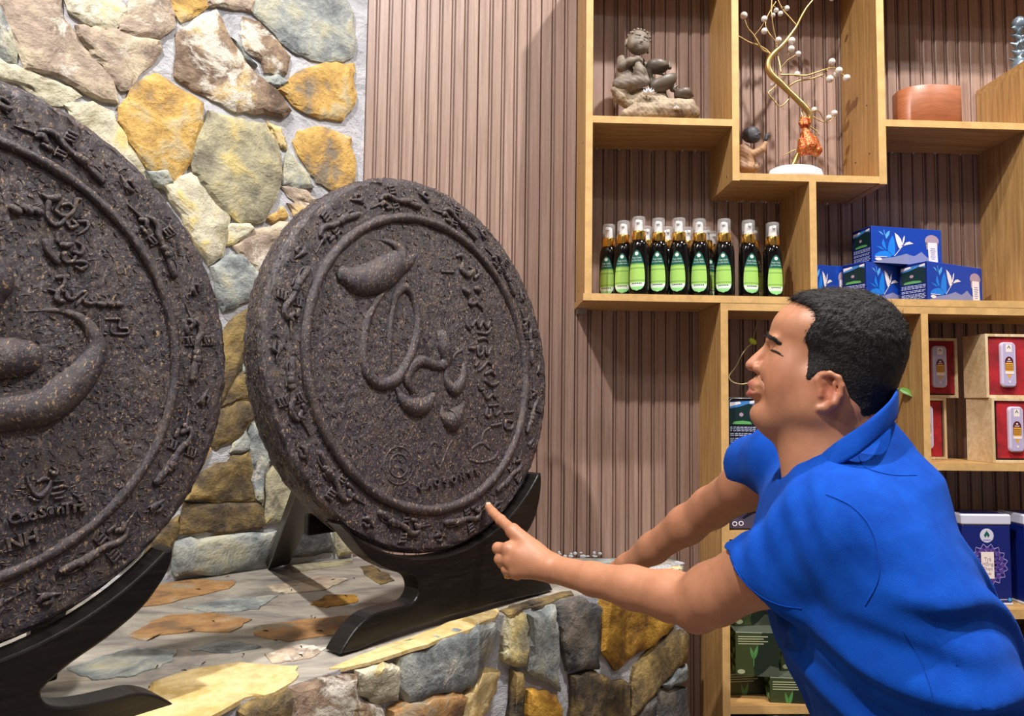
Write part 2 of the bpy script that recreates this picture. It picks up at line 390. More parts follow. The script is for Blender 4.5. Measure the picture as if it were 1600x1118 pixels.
STONES = [
 ('beige', [(0,-20),(97,-20),(101,33),(117,54),(141,83),(171,118),(182,157),(160,154),(115,130),(82,111),(42,105),(29,70),(8,22)]),
 ('pale', [(103,-20),(172,-20),(200,15),(188,29),(176,42),(150,38),(134,31),(111,15)]),
 ('beige', [(205,18),(215,-20),(258,-20),(270,22),(270,40),(249,55),(215,55),(190,46),(192,32)]),
 ('yellow', [(265,-20),(319,-20),(322,9),(306,20),(286,31),(274,15)]),
 ('beige', [(122,42),(177,48),(215,60),(248,64),(250,80),(235,98),(214,113),(203,135),(189,137),(174,117),(144,78),(128,60)]),
 ('grey', [(-20,0),(2,16),(25,70),(24,93),(-20,78)]),
 ('pale', [(-20,86),(38,109),(67,122),(113,135),(124,147),(99,160),(72,157),(35,129),(-20,115)]),
 ('yellow', [(207,142),(229,123),(247,119),(271,135),(295,149),(315,162),(313,193),(304,233),(289,262),(272,280),(258,267),(231,257),(206,220),(190,188),(190,167),(203,154)]),
 ('pale', [(104,166),(148,161),(178,176),(189,200),(210,240),(226,266),(250,302),(270,340),(230,330),(180,250),(120,190)]),
 ('brown', [(280,53),(307,32),(340,17),(361,62),(382,99),(431,140),(453,171),(440,181),(412,173),(372,171),(334,152),(305,138),(277,118)]),
 ('brown', [(383,28),(407,36),(431,63),(451,87),(446,112),(413,109),(410,91),(388,77),(380,54)]),
 ('grey', [(407,-20),(530,-20),(551,20),(552,83),(534,93),(495,90),(468,81),(441,62),(415,34),(399,20)]),
 ('yellow', [(437,140),(468,114),(508,100),(553,99),(553,160),(535,184),(503,181),(471,168)]),
 ('olive', [(327,176),(350,183),(388,194),(413,194),(434,231),(438,272),(429,310),(413,342),(376,344),(346,324),(323,290),(305,268),(305,235),(316,210)]),
 ('cream', [(421,191),(440,204),(447,230),(434,222)]),
 ('yellow', [(469,206),(495,200),(548,216),(553,284),(530,299),(496,281),(470,241),(462,222)]),
 ('pale', [(256,291),(300,273),(326,285),(356,325),(353,369),(346,396),(326,411),(301,363),(277,322)]),
 ('grey', [(230,270),(259,270),(267,284),(256,292),(244,288)]),
 ('pale', [(352,352),(388,351),(394,358),(367,378),(354,383)]),
 ('beige', [(368,384),(396,362),(461,343),(443,369),(424,404),(415,425),(397,412),(376,393)]),
 ('grey', [(332,418),(360,402),(378,402),(393,418),(412,434),(403,462),(382,468),(351,484),(344,470)]),
 ('umber', [(354,516),(396,473),(401,482),(387,520),(384,545),(376,575),(357,608),(340,640),(345,560)]),
 ('grey', [(389,531),(399,503),(430,500),(420,578),(382,579)]),
 ('umber', [(380,583),(420,582),(422,620),(402,620),(350,633),(357,615)]),
 ('umber', [(350,641),(404,626),(410,640),(370,682),(343,698),(330,690)]),
 ('grey', [(370,690),(386,670),(389,700),(363,704)]),
 ('grey', [(392,657),(417,678),(443,727),(423,711),(413,743),(412,782),(401,774),(394,710)]),
 ('umber', [(335,732),(386,709),(395,744),(399,779),(292,779),(311,744)]),
 ('umber', [(292,786),(405,787),(415,812),(412,824),(383,828),(283,834),(286,812)]),
 ('olive', [(419,745),(434,725),(451,745),(480,761),(457,811),(418,814)]),
 ('grey', [(272,844),(342,841),(430,831),(413,880),(342,895),(278,898)]),
 ('umber', [(240,846),(279,808),(276,832),(267,863),(258,880),(230,870)]),
 ('dark', [(445,872),(470,820),(491,807),(512,829),(519,861)]),
 ('beige', [(442,291),(471,295),(494,311),(466,313)]),
 ('brown', [(453,318),(482,320),(520,332),(482,350),(463,336)]),
 ('yellow', [(420,340),(443,324),(448,338),(430,346)]),
 ('beige', [(325,-20),(395,-20),(392,16),(366,10),(330,8)]),
 ('grey', [(452,236),(462,250),(488,290),(470,290),(446,285)]),
 ('grey', [(365,60),(374,64),(378,84),(400,100),(384,92)]),
 ('grey', [(410,126),(432,118),(448,128),(436,134),(425,132)]),
 ('olive', [(522,806),(551,800),(551,862),(530,864)]),
]
poly_all = []
for i, (kind, pl) in enumerate(STONES):
    P2 = [wpx(p) for p in pl]; poly_all.append(P2)
    hgt = .010+.010*rng.random()
    st = stone('stone', P2, S0, u3, EZ, n3, hgt, M['st_'+kind], wl, 100+i, rough=.22)
# the rest of the wall (hidden behind the tea discs, out of the frame or high up)
kinds = ['beige', 'pale', 'brown', 'yellow', 'grey', 'olive', 'umber']
cent = []
for iy in range(34):
    for ix in range(22):
        a = -2.95+ix*.138+(.069 if iy % 2 else 0)+rng.uniform(-.02, .02); z = .08+iy*.125+rng.uniform(-.02, .02)
        if z > 4.2 or a > -.07: continue
        rx, rz = .060*rng.uniform(.8, 1.05), .053*rng.uniform(.8, 1.05); ph = rng.random()*6
        nn = 7; P2 = [(a+rx*cos(ph+2*pi*j/nn)*rng.uniform(.88, 1.12), z+rz*sin(ph+2*pi*j/nn)*rng.uniform(.88, 1.12)) for j in range(nn)]
        P2 = [(min(p[0], -.004), p[1]) for p in P2]
        if ZL-.03 < z+rz and z < ZL and a > -.9: continue
        if any(inpoly(x, y, Q) for x, y in P2+[(a, z)] for Q in poly_all): continue
        if any(inpoly(x, y, P2) for Q in poly_all for x, y in Q): continue
        if z < ZL: continue
        stone('stone', P2, S0, u3, EZ, n3, .010+.01*rng.random(), M['st_'+rng.choice(kinds)], wl, 900+iy*30+ix, rough=.22, sub=1)

# ledge: a stone bench across the corner, front edge running back to the right
fa = atZ(400, 1088, ZL)[:2]; fb = atZ(787, 962, ZL)[:2]; fc = np.array([.575, 2.082])
dA = fb-fa; dA /= np.linalg.norm(dA); fa2 = fb-dA*2.9
dB = fc-fb; dB /= np.linalg.norm(dB)
foot = [tuple(fa2), tuple(fb), tuple(fc), (fc[0]+.004, YW-.012), (SA[0]+.01, YW-.012), tuple(SA+np.array([u3[1], -u3[0]])*0), tuple(SA+SD*2.85)]
V = []; Fc = []
n = len(foot)
V = [(x, y, z) for z in (0, ZL) for x, y in foot]
Fc = [tuple(range(n))[::-1], tuple(range(n, 2*n))]+[(i, (i+1) % n, n+(i+1) % n, n+i) for i in range(n)]
led = struct(mk('trim_1', V, Fc, M['mortar'], mats=[M['mortar'], M['ledge_top']], fmat=[0, 1]+[0]*n), 'stone bench under the tea discs with mortar-smeared top')
bm = bmesh.new(); bm.from_mesh(led.data); bmesh.ops.recalc_face_normals(bm, faces=bm.faces[:]); bm.to_mesh(led.data); bm.free()
def face_frame(p, d):
    o = np.array([p[0], p[1], 0.]); u = np.array([d[0], d[1], 0.]); nrm = np.array([d[1], -d[0], 0.]); return o, u, nrm
oA, uA, nA = face_frame(fb, dA); oB, uB, nB = face_frame(fb, dB)
def fpx(p, o, u, nrm):
    q = atP(p[0], p[1], o+nrm*.01, nrm); return (float(np.dot(q-o, u)), float(q[2]))
FA = [('pale', [(560,1049),(596,1039),(619,1045),(621,1065),(619,1091),(590,1094),(563,1078)]),
 ('grey', [(628,1026),(704,992),(770,974),(780,984),(757,1031),(737,1070),(704,1077),(637,1094),(624,1061)]),
 ('brown', [(461,1077),(522,1061),(554,1060),(557,1092),(588,1099),(600,1122),(590,1180),(450,1190),(452,1102)]),
 ('umber', [(380,1116),(400,1101),(447,1085),(446,1180),(370,1190)]),
 ('cream', [(755,1046),(777,1052),(771,1078),(750,1118),(738,1160),(712,1160),(728,1088)]),
 ('rust', [(631,1099),(702,1083),(722,1090),(706,1150),(660,1180),(606,1170),(612,1110)])]
FB = [('olive', [(795,969),(821,963),(821,1037),(800,1034),(788,1026),(791,990)]),
 ('grey', [(825,962),(864,949),(870,999),(875,1077),(826,1044)]),
 ('dark', [(868,946),(899,937),(938,952),(935,999),(932,1041),(889,1044),(883,1013)]),
 ('ochre', [(943,936),(1000,912),(1064,890),(1064,950),(1048,979),(1022,1004),(984,1026),(964,1044),(940,1015),(941,960)]),
 ('umber', [(1052,984),(1071,992),(1069,1032),(1035,1062),(1012,1090),(990,1118),(986,1116),(995,1042)]),
 ('grey', [(1034,1067),(1070,1039),(1071,1066),(1040,1072)]),
 ('dark', [(1028,1079),(1073,1077),(1074,1170),(1024,1180)]),
 ('umber', [(894,1057),(922,1051),(945,1060),(983,1070),(984,1170),(894,1170)]),
 ('ochre', [(826,1081),(854,1083),(875,1107),(884,1160),(822,1165)]),
 ('umber', [(801,1051),(816,1057),(818,1073),(813,1160),(794,1160)]),
 ('dark', [(990,1124),(1010,1094),(1022,1090),(1018,1180),(988,1190)])]
pa = []; pb = []
def clampz(P2): return [(a, min(z, ZL-.006)) for a, z in P2]
for i, (k, pl) in enumerate(FA):
    P2 = clampz([fpx(p, oA, uA, nA) for p in pl]); pa.append(P2); stone('stone', P2, oA, uA, EZ, nA, .018, M['st_'+k], led, 300+i, .2)
for i, (k, pl) in enumerate(FB):
    P2 = clampz([fpx(p, oB, uB, nB) for p in pl]); pb.append(P2); stone('stone', P2, oB, uB, EZ, nB, .018, M['st_'+k], led, 340+i, .2)
for (o, u, nn_, lo, hi, taken) in ((oA, uA, nA, -2.8, -.02, pa), (oB, uB, nB, .02, float(np.linalg.norm(fc-fb))-.02, pb)):
    for iy in range(8):
        for ix in range(30):
            a = lo+.05+ix*.135+(.06 if iy % 2 else 0); z = .07+iy*.122
            if a > hi-.05: continue
            if o is oA and a < -1.9: continue
            P2 = [(a+.058*cos(j+iy)*rng.uniform(.85, 1.1), z+.052*sin(j+iy)*rng.uniform(.85, 1.1)) for j in [2*pi*q/7 for q in range(7)]]
            P2 = [(min(max(p[0], lo), hi), min(p[1], ZL-.01)) for p in P2]
            if any(inpoly(x, y, Q) for x, y in P2+[(a, z)] for Q in taken): continue
            if any(inpoly(x, y, P2) for Q in taken for x, y in Q): continue
            stone('stone', P2, o, u, EZ, nn_, .017, M['st_'+rng.choice(['umber', 'grey', 'brown', 'dark', 'ochre', 'beige'])], led, 1500+iy*40+ix, .2, sub=1)
TOP = [('cream', [(204,1119),(240,1070),(300,1049),(375,1037),(460,1043),(455,1062),(420,1083),(375,1090),(324,1120),(250,1160),(190,1160)], .006),
 ('rust', [(206,991),(240,970),(270,960),(330,958),(388,967),(354,986),(300,984),(249,990),(234,998)], .003),
 ('rust', [(222,946),(240,914),(300,905),(364,908),(352,919),(300,930),(255,942)], .003),
 ('ochre', [(490,943),(512,930),(551,929),(555,938),(512,947)], .003),
 ('umber', [(564,885),(583,883),(614,905),(594,911)], .003),
 ('rust', [(402,979),(468,969),(543,961),(522,988),(451,999),(404,990)], .003),
 ('cream', [(520,1042),(560,1024),(640,998),(700,972),(774,952),(770,966),(700,993),(600,1026),(542,1041)], .004),
 ('grey', [(112,1041),(156,1028),(210,1013),(268,1016),(262,1032),(210,1052),(150,1058)], .003),
 ('grey', [(302,1012),(345,1001),(402,1009),(360,1017)], .003),
 ('umber', [(784,953),(830,938),(890,924),(893,930),(840,946),(796,960)], .005),
 ('grey', [(875,878),(930,874),(985,873),(978,884),(890,888)], .003),
 ('pale', [(1000,890),(1030,884),(1058,882),(1062,888),(1010,898)], .004),
 ('olive', [(452,884),(549,873),(547,880),(462,893)], .003),
 ('grey', [(290,948),(360,934),(430,930),(400,950),(330,955)], .003),
 ('beige', [(420,915),(500,900),(540,905),(500,920),(440,925)], .003),
 ('beige', [(420,1020),(470,1008),(505,1012),(480,1026),(430,1032)], .003)]
for i, (k, pl, h) in enumerate(TOP):
    P2 = [tuple(atZ(p[0], p[1], ZL+.002)[:2]) for p in pl]
    stone('stone', P2, (0, 0, ZL), EX, EY, EZ, h, M['st_'+k], led, 400+i, .15, flatk=True)
# white filler blobs left along the foot of the slats
blob = flat('white_filler', (.6, .62, .66), .7)
pz = []
for px in (877, 893, 912, 932):
    for j in range(5):
        c = atY(px+rng.uniform(-7, 7), 869-rng.uniform(0, 7)*(j > 1), YW-.014); pz.append(uvs(c, (rng.uniform(.004, .0085), .0022, rng.uniform(.002, .006)), 8, 5))
V, Fc, _ = merge(pz); o = mk('filler_smears', V, Fc, blob, wb, smooth=True); tag(o, 'dried white filler smears at the foot of the slats', kind='stuff')
pz = []
for j in range(16):
    c = atZ(1000+j*4.2, 893-j*.9+rng.uniform(-2, 2), ZL+.004); pz.append(uvs(c, (rng.uniform(.006, .014), rng.uniform(.006, .012), rng.uniform(.004, .007)), 8, 5))
V, Fc, _ = merge(pz); o = mk('mortar_crumbs', V, Fc, M['mortar'], led, smooth=True); o['kind'] = 'stuff'
# scraps of dry leaf fallen on the bench top
pz = []
for px, py in [(440,926),(455,921),(486,962),(492,964),(415,985),(470,1010),(300,985),(318,1035),(288,1047),(345,1088),(245,1040),(520,905),(553,903),(500,985),(540,930),(380,1022),(310,920),(355,900),(430,1000),(405,1062),(333,970),(470,1023)]:
    c = atZ(px, py, ZL+.004); a = rng.uniform(0, 3); d = np.array([cos(a), sin(a), 0])*.006
    pz.append(tube([c-d, c+np.array([.001, .001, .0006]), c+d], [.0006, .0012, .0005], 5))
V, Fc, _ = merge(pz); o = mk('fallen_leaf_scraps', V, Fc, flat('dry_leaf', (.02, .015, .012), .8)); tag(o, 'tiny dark scraps of dry tea leaf scattered on the stone bench top', 'tea crumbs', kind='stuff')

# ================================================================ shelving
bd = .02
def board(parent, nm, x0, x1, z0, z1, y0=YF, y1=YW-.013, vert=False):
    o = box(nm, M['oak_z' if vert else 'oak_x'], x0, x1, y0+.0012, y1, z0, z1, parent)
    box('edge_band', M['edge'], x0, x1, y0, y0+.0012, z0, z1, o)
    return o
UT = 2.80
us = thing('wall_shelf', (.9, YF, 1.743), 'stepped oak wall shelf of open boxes above the cabinet', 'shelf')
ZLg = 1.763     # top of the long shelf
board(us, 'shelf_board', .266, 2.4, ZLg-bd, ZLg)
board(us, 'upright', .270, .290, ZLg, UT, vert=True)
board(us, 'shelf_board', .290, .691, 2.252, 2.272)
board(us, 'upright', .691, .711, 2.094, UT, vert=True)
board(us, 'shelf_board', .711, 1.117, 2.096, 2.116)
board(us, 'upright', .912, .932, ZLg, 2.096, vert=True)
board(us, 'upright', 1.117, 1.139, 2.094, UT, vert=True)
board(us, 'shelf_board', 1.139, 2.4, 2.264, 2.284)
board(us, 'upright', 1.556, 1.576, ZLg, 2.264, vert=True)
board(us, 'upright', 1.556, 1.576, 2.284, 2.452, vert=True)
board(us, 'shelf_board', 1.556, 2.0, 2.452, 2.472)
board(us, 'upright', 1.98, 2.0, 2.472, UT, vert=True)
board(us, 'upright', 2.38, 2.4, ZLg, UT, vert=True)
board(us, 'shelf_board', .270, 2.4, UT, UT+bd)
# bracket and screws
br = flat('galvanised_steel', (.35, .34, .33), .4, .8)
b0 = box('bracket', br, .272, .30, YW-.05, YW-.0135, ZLg-bd-.014, ZLg-bd-.0005, us)
screw = flat('dark_screw', (.03, .025, .02), .5)
def dots(parent, pts, ax, r=.003):
    pz = []
    for p in pts:
        v, f = uvs(p, tuple(.0008 if i == ax else r for i in range(3)), 8, 4); mk('screw_head', v, f, screw, parent)
    pass
dots(us, [(.2698, YF+.05, z) for z in (1.79, 2.21, 2.5)]+[(.2698, YF+.14, z) for z in (1.79, 2.18, 2.5)], 0)
dots(us, [(.6908, YF+.05, 2.12), (.6908, YF+.13, 2.12), (1.1168, YF+.05, 2.2), (1.1168, YF+.13, 2.2), (1.1168, YF+.06, 2.35)], 0)
clipm = flat('pale_clip', (.5, .48, .45), .5)
# light-coloured clips under the shelves
for x, z in [(.33, 2.252), (.40, 2.252), (.60, 2.252), (.64, 2.252), (.74, 2.096), (.79, 2.096), (.85, 2.096), (.95, 2.096), (1.0, 2.096), (1.2, 2.264), (1.27, 2.264), (1.34, 2.264), (1.41, 2.264)]: V, Fc = bx(x, x+.006, YW-.02, YW-.014, z-.004, z); mk('panel_clip', V, Fc, clipm, us)

ls = thing('floor_cabinet', (1.5, YF, 0), 'tall open oak cabinet standing on the floor under the wall shelf', 'cabinet')
LT = ZLg-bd-.0012
board(ls, 'upright', .654, .675, .06, LT-bd, vert=True)
board(ls, 'shelf_board', .654, 2.4, LT-bd, LT)
board(ls, 'upright', 1.229, 1.249, .06, LT-bd, vert=True)
board(ls, 'upright', 1.82, 1.84, .06, LT-bd, vert=True)
board(ls, 'upright', 2.38, 2.4, .06, LT-bd, vert=True)
board(ls, 'shelf_board', .675, 1.229, 1.087, 1.109)
board(ls, 'shelf_board', 1.249, 1.82, 1.281, 1.302)
board(ls, 'shelf_board', 1.249, 1.82, .874, .900)
board(ls, 'shelf_board', 1.84, 2.38, 1.281, 1.302); board(ls, 'shelf_board', 1.84, 2.38, .874, .900)
board(ls, 'shelf_board', .675, 1.229, .62, .642); board(ls, 'shelf_board', 1.249, 1.82, .46, .482); board(ls, 'shelf_board', 1.84, 2.38, .46, .482)
board(ls, 'shelf_board', .675, 1.229, .28, .30)
board(ls, 'plinth', .654, 2.4, 0, .06)
dots(ls, [(.6538, YF+.05, 1.10), (.6538, YF+.05, .90)], 0)
# ================================================================ implicit-surface modelling (smooth unions of tapered capsules and ellipsoids)
class Sdf:
    def __init__(s): s.p = []; s.post = None
    def cap(s, a, b, ra, rb, k=.01, op='u'):
        s.p.append(('c', np.array(a, float), np.array(b, float), ra, rb, k, op)); return s
    def ell(s, c, r, k=.01, R=None, op='u'):
        s.p.append(('e', np.array(c, float), np.array(r, float)*np.ones(3), None if R is None else np.array(R, float), 0, k, op)); return s
    def chain(s, pts, k=.01):
        for a, b in zip(pts[:-1], pts[1:]): s.cap(a[:3], b[:3], a[3], b[3], k)
        return s
    def fn(s, f, k=.01, op='u'): s.p.append(('f', f, None, None, 0, k, op)); return s
    def one(s, q, P):
        if q[0] == 'c':
            a, b, ra, rb = q[1:5]; ab = b-a; h = np.clip(((P-a)@ab)/max(ab@ab, 1e-12), 0, 1)
            return np.linalg.norm(P-a-h[:, None]*ab, axis=1)-(ra+(rb-ra)*h)
        if q[0] == 'e':
            c, r, R = q[1:4]; p = P-c
            if R is not None: p = p@R.T
            k0 = np.linalg.norm(p/r, axis=1); k1 = np.linalg.norm(p/(r*r), axis=1)+1e-9
            return np.where(k0 < 1e-4, -r.min(), k0*(k0-1)/k1)
        return q[1](P)
    def ev(s, P, prims=None):
        d = np.full(len(P), 1e3)
        for q in (s.p if prims is None else prims):
            e = s.one(q, P); k = q[5]
            if q[6] == 'u':
                h = np.clip(.5+.5*(d-e)/k, 0, 1); d = np.where(d-e > k, e, np.where(e-d > k, d, d*(1-h)+e*h-k*h*(1-h)))
            elif q[6] == 's':
                h = np.clip(.5-.5*(d+e)/k, 0, 1); d = d*(1-h)-e*h+k*h*(1-h)
            else:
                d = np.maximum(d, e)
        if s.post: d = s.post(P, d)
        return d
    def mesh(s, lo, hi, h, smooth=1):
        lo = np.array(lo, float); hi = np.array(hi, float); B = 12
        nb = np.ceil((hi-lo)/(h*B)).astype(int); rad = h*B*.5*sqrt(3)
        g = np.stack(np.meshgrid(*[np.arange(n) for n in nb], indexing='ij'), -1).reshape(-1, 3)
        cen = lo+(g+.5)*h*B; dc = s.ev(cen); keep = np.abs(dc) < rad*1.5+.004
        ii = np.stack(np.meshgrid(*[np.arange(B+1)]*3, indexing='ij'), -1).reshape(-1, 3)
        dims = nb*B+2; S = (dims[1]*dims[2], dims[2], 1)
        cells = []; cpos = []; eds = []
        for b in g[keep]:
            c0 = lo+(b+.5)*h*B; pr = []
            cc = c0[None]
            for q in s.p:
                if q[6] == 'u':
                    if s.one(q, cc)[0] < rad*2.4+q[5]+.003: pr.append(q)
                else: pr.append(q)
            if not pr: continue
            idx = ii+b*B; D = s.ev(lo+idx*h, pr).reshape(B+1, B+1, B+1)
            sg = D < 0
            if sg.all() or not sg.any(): continue
            # cells
            c8 = np.stack([D[i:B+i, j:B+j, k:B+k] for i in (0, 1) for j in (0, 1) for k in (0, 1)], -1)
            s8 = c8 < 0; act = s8.any(-1) & ~s8.all(-1); A = np.argwhere(act)
            if len(A) == 0: continue
            v8 = c8[act]; acc = np.zeros((len(A), 3)); cnt = np.zeros(len(A))
            cor = np.array([(i, j, k) for i in (0, 1) for j in (0, 1) for k in (0, 1)], float)
            for x in range(8):
                for y in range(x+1, 8):
                    df = cor[y]-cor[x]
                    if np.abs(df).sum() != 1: continue
                    m = (v8[:, x] < 0) != (v8[:, y] < 0)
                    t = v8[:, x]/(v8[:, x]-v8[:, y]+1e-20); t = np.where(m, t, 0)
                    acc += np.where(m[:, None], cor[x]+df*t[:, None], 0); cnt += m
            gi = A+b*B; cells.append(gi@np.array(S)); cpos.append(lo+(gi+acc/cnt[:, None])*h)
            for ax in range(3):
                sl = [slice(0, B+1)]*3; sl2 = list(sl); sl[ax] = slice(0, B); sl2[ax] = slice(1, B+1)
                a, c = sg[tuple(sl)], sg[tuple(sl2)]; E_ = np.argwhere(a != c)
                if len(E_): ge = E_+b*B; eds.append(np.column_stack([ge, np.full(len(ge), ax), a[tuple(E_.T)]]))
        cells = np.concatenate(cells); cpos = np.concatenate(cpos); o = np.argsort(cells); cells = cells[o]; cpos = cpos[o]
        eds = np.unique(np.concatenate(eds), axis=0); Fq = []
        for ax in range(3):
            e = eds[eds[:, 3] == ax]; u, v = [(1, 2), (2, 0), (0, 1)][ax]
            base = e[:, :3]; m = (base[:, u] > 0) & (base[:, v] > 0); base = base[m]; sgn = e[m, 4]
            du = np.zeros(3, int); du[u] = 1; dv = np.zeros(3, int); dv[v] = 1
            qs = [base-du-dv, base-dv, base, base-du]; ix = []; ok = np.ones(len(base), bool)
            for q in qs:
                key = q@np.array(S); p = np.searchsorted(cells, key); p = np.minimum(p, len(cells)-1); ok &= cells[p] == key; ix.append(p)
            f = np.stack(ix, -1)[ok]; sg_ = sgn[ok].astype(bool); f[~sg_] = f[~sg_][:, ::-1]; Fq.append(f)
        Fq = np.concatenate(Fq)
        for _ in range(smooth):
            sm = np.zeros_like(cpos); ct = np.zeros(len(cpos))
            for a, b in ((0, 1), (1, 2), (2, 3), (3, 0)):
                np.add.at(sm, Fq[:, a], cpos[Fq[:, b]]); np.add.at(ct, Fq[:, a], 1)
            cpos = np.where(ct[:, None] > 0, .5*cpos+.5*sm/np.maximum(ct, 1)[:, None], cpos)
        return cpos, Fq
def sdf_obj(name, S, lo, hi, h, mat, parent=None, smooth=1, colfn=None, origin=None):
    v, f = S.mesh(lo, hi, h, smooth)
    o = mk(name, v, f, mat, parent, smooth=True, origin=origin)
    if colfn is not None:
        c = colfn(v); at = o.data.color_attributes.new('tint', 'FLOAT_COLOR', 'POINT')
        at.data.foreach_set('color', np.column_stack([c, np.ones(len(c))]).astype(np.float32).ravel())
    return o
def rotm(ax, a):
    return np.array(Matrix.Rotation(a, 3, ax))
# ================================================================ pressed tea discs on black stands
def dframe(c, yaw, tilt):
    t = np.array([cos(yaw), sin(yaw), 0.]); nn = np.array([sin(yaw), -cos(yaw), 0.])
    return np.array(c, float), t, EZ*cos(tilt)-nn*sin(tilt), nn*cos(tilt)+EZ*sin(tilt)
RC, RT, RU, RN = dframe((-.1193, 1.5525, 1.5408), .82325, .09881); RR = .4029; RG = .3145
LC, LT_, LU, LN = dframe((-.6878, .928, 1.504), radians(49), radians(2.5)); LR = .38493; LG = .2965
def disc_mesh(fr, R, th, seed, name, parent):
    c, t, u, nn = fr; r = np.random.RandomState(seed)
    na = 288; prof = []
    for k in range(30): prof.append((R*.9*(k+1)/30*1.0, 0, 0))                     # face
    for k in range(1, 11): a = pi/2*k/10; prof.append((R*.965+R*.035*sin(a)-0, -.014*(1-cos(a)), 1))
    for k in range(1, 9): prof.append((R, -.014-(th-.03)*k/9, 1))
    for k in range(0, 7): a = pi/2*k/6; prof.append((R*.965+R*.035*cos(a), -(th-.014)-.014*sin(a), 1))
    prof += [(R*.6, -th, 0), (R*.2, -th, 0)]
    prof.insert(30, (R*.945, -.0005, 0))
    ks = np.arange(1, 40); ph = r.rand(40, 3)*6.28
    V = [c]
    def nz(a, s):
        v = 0
        for f, amp in ((7, .5), (13, .4), (29, .5), (53, .6), (97, .7)): v += amp*sin(f*a+ph[f % 40][0]+s*f*.9)*sin(s*(f*.6)+ph[f % 40][1])
        return v
    for k, (rr, d, e) in enumerate(prof):
        for j in range(na):
            a = 2*pi*j/na; q = rr; dd = d
            am = 1 if e == 0 else 1-.93*min(1, max(0, (-sin(a)-.60)/.10))
            if e: q = rr-.0012*(1-am)+am*(.0016*nz(a, k*.8)+r.uniform(-.0012, .0012)); dd = d+.0012*nz(a+1, k*.7)+r.uniform(-.0012, .0012)
            elif d > -.01: dd = d+r.uniform(-.0007, .0007)+.0006*nz(a, k*.3)
            V.append(c+t*q*cos(a)+u*q*sin(a)+nn*dd)
    V.append(c-nn*th)
    Fc = [(0, 1+j, 1+(j+1) % na) for j in range(na)]
    for k in range(len(prof)-1):
        for j in range(na):
            Fc.append((1+k*na+j, 1+(k+1)*na+j, 1+(k+1)*na+(j+1) % na, 1+k*na+(j+1) % na))
    L = len(V)-1; k = len(prof)-1
    for j in range(na): Fc.append((L, 1+k*na+(j+1) % na, 1+k*na+j))
    return mk(name, V, Fc, M['tea'], parent, smooth=True, origin=c-nn*th/2)
def strands(fr, R, seed, parent, n=3600):
    # curled strands of pressed leaf lying on the face and rim: dark ones and pale stalks
    c, t, u, nn = fr; r = np.random.RandomState(seed)
    for name, m, cnt, L0, L1, w0, w1 in (('leaf_strands', M['strand_dark'], n, .004, .010, .0004, .0009), ('pale_stalks', M['strand_pale'], int(n*.6), .002, .008, .0002, .0006)):
        rad = R*np.sqrt(r.rand(cnt))*.985; a = r.rand(cnt)*2*pi; rim = r.rand(cnt) < .13
        V = []; Fc = []
        for i in range(cnt):
            th = r.rand()*2*pi; L = r.uniform(L0, L1); w_ = r.uniform(w0, w1); cu = r.uniform(-1.3, 1.3)
            er = t*cos(a[i])+u*sin(a[i]); et = -t*sin(a[i])+u*cos(a[i])
            if rim[i] and sin(a[i]) < -.58: continue
            if rim[i]: o = c+er*(R+.0008)-nn*r.uniform(.012, .055); x, y, z = et, nn, er
            else: o = c+er*rad[i]+nn*(.0004+(-.004 if rad[i] > .955*R else 0)); x, y, z = er, et, nn
            pts = []
            for k in range(4):
                ang = th+cu*(k/3-.5)*2; q = (k/3-.5)*L; pts.append(np.array([cos(th)*q+sin(th)*cu*L*.12*cos(pi*(k/3-.5)*2), sin(th)*q-cos(th)*cu*L*.12*cos(pi*(k/3-.5)*2), .0006*cos(pi*(k/3-.5)*.9)*r.uniform(.4, 1.4)]))
            b = len(V)
            for k in range(4):
                d = pts[min(k+1, 3)]-pts[max(k-1, 0)]; d = d/(np.linalg.norm(d)+1e-9); s_ = np.array([-d[1], d[0], 0])*w_*(.5 if k in (0, 3) else 1)
                for q, hh in ((pts[k]-s_, -.0006), (pts[k], w_*.9), (pts[k]+s_, -.0006)): V.append(o+x*q[0]+y*q[1]+z*(q[2]+hh))
            for k in range(3):
                for j in range(2): q = b+k*3+j; Fc.append((q, q+3, q+4, q+1))
        ob = mk(name, V, Fc, m, parent, smooth=True); ob['kind'] = 'stuff'
class Relief:
    def __init__(s, fr, parent):
        s.c, s.t, s.u, s.n = fr; s.p = parent
    def px(s, x, y):
        q = atP(x, y, s.c, s.n)-s.c; return (float(q@s.t), float(q@s.u))
    def sc(s, x, y):                                             # metres per pixel around a point
        a = s.px(x, y); b = s.px(x, y+10); return abs(b[1]-a[1])/10
    def pt(s, a, h=0): return s.c+s.t*a[0]+s.u*a[1]+s.n*h
    def stroke(s, name, pts, k=6, flat_=.62, sink=.15, n=12, raw=False):
        """pts rows: px, py, half-width in px (or local metres when raw)"""
        Q = spline([(x, y, r) for x, y, r in pts], k) if len(pts) > 2 else np.array(pts, float)
        P = []; R = []
        for x, y, r in Q:
            if raw: a = (x, y); rr = r
            else: a = s.px(x, y); rr = r*s.sc(x, y)
            rr = max(rr, .0008); P.append(s.pt(a, -sink*rr*flat_+(.0015 if sink == 0 else 0))); R.append(rr*(1.12 if sink == 0 else 1))
        return tube(P, R, n, flat=(s.n, flat_))
    def put(s, name, parts, label=None):
        V, Fc, _ = merge(parts); o = mk(name, V, Fc, M['tea'], s.p, smooth=True)
        if label: o['label'] = label
        return o
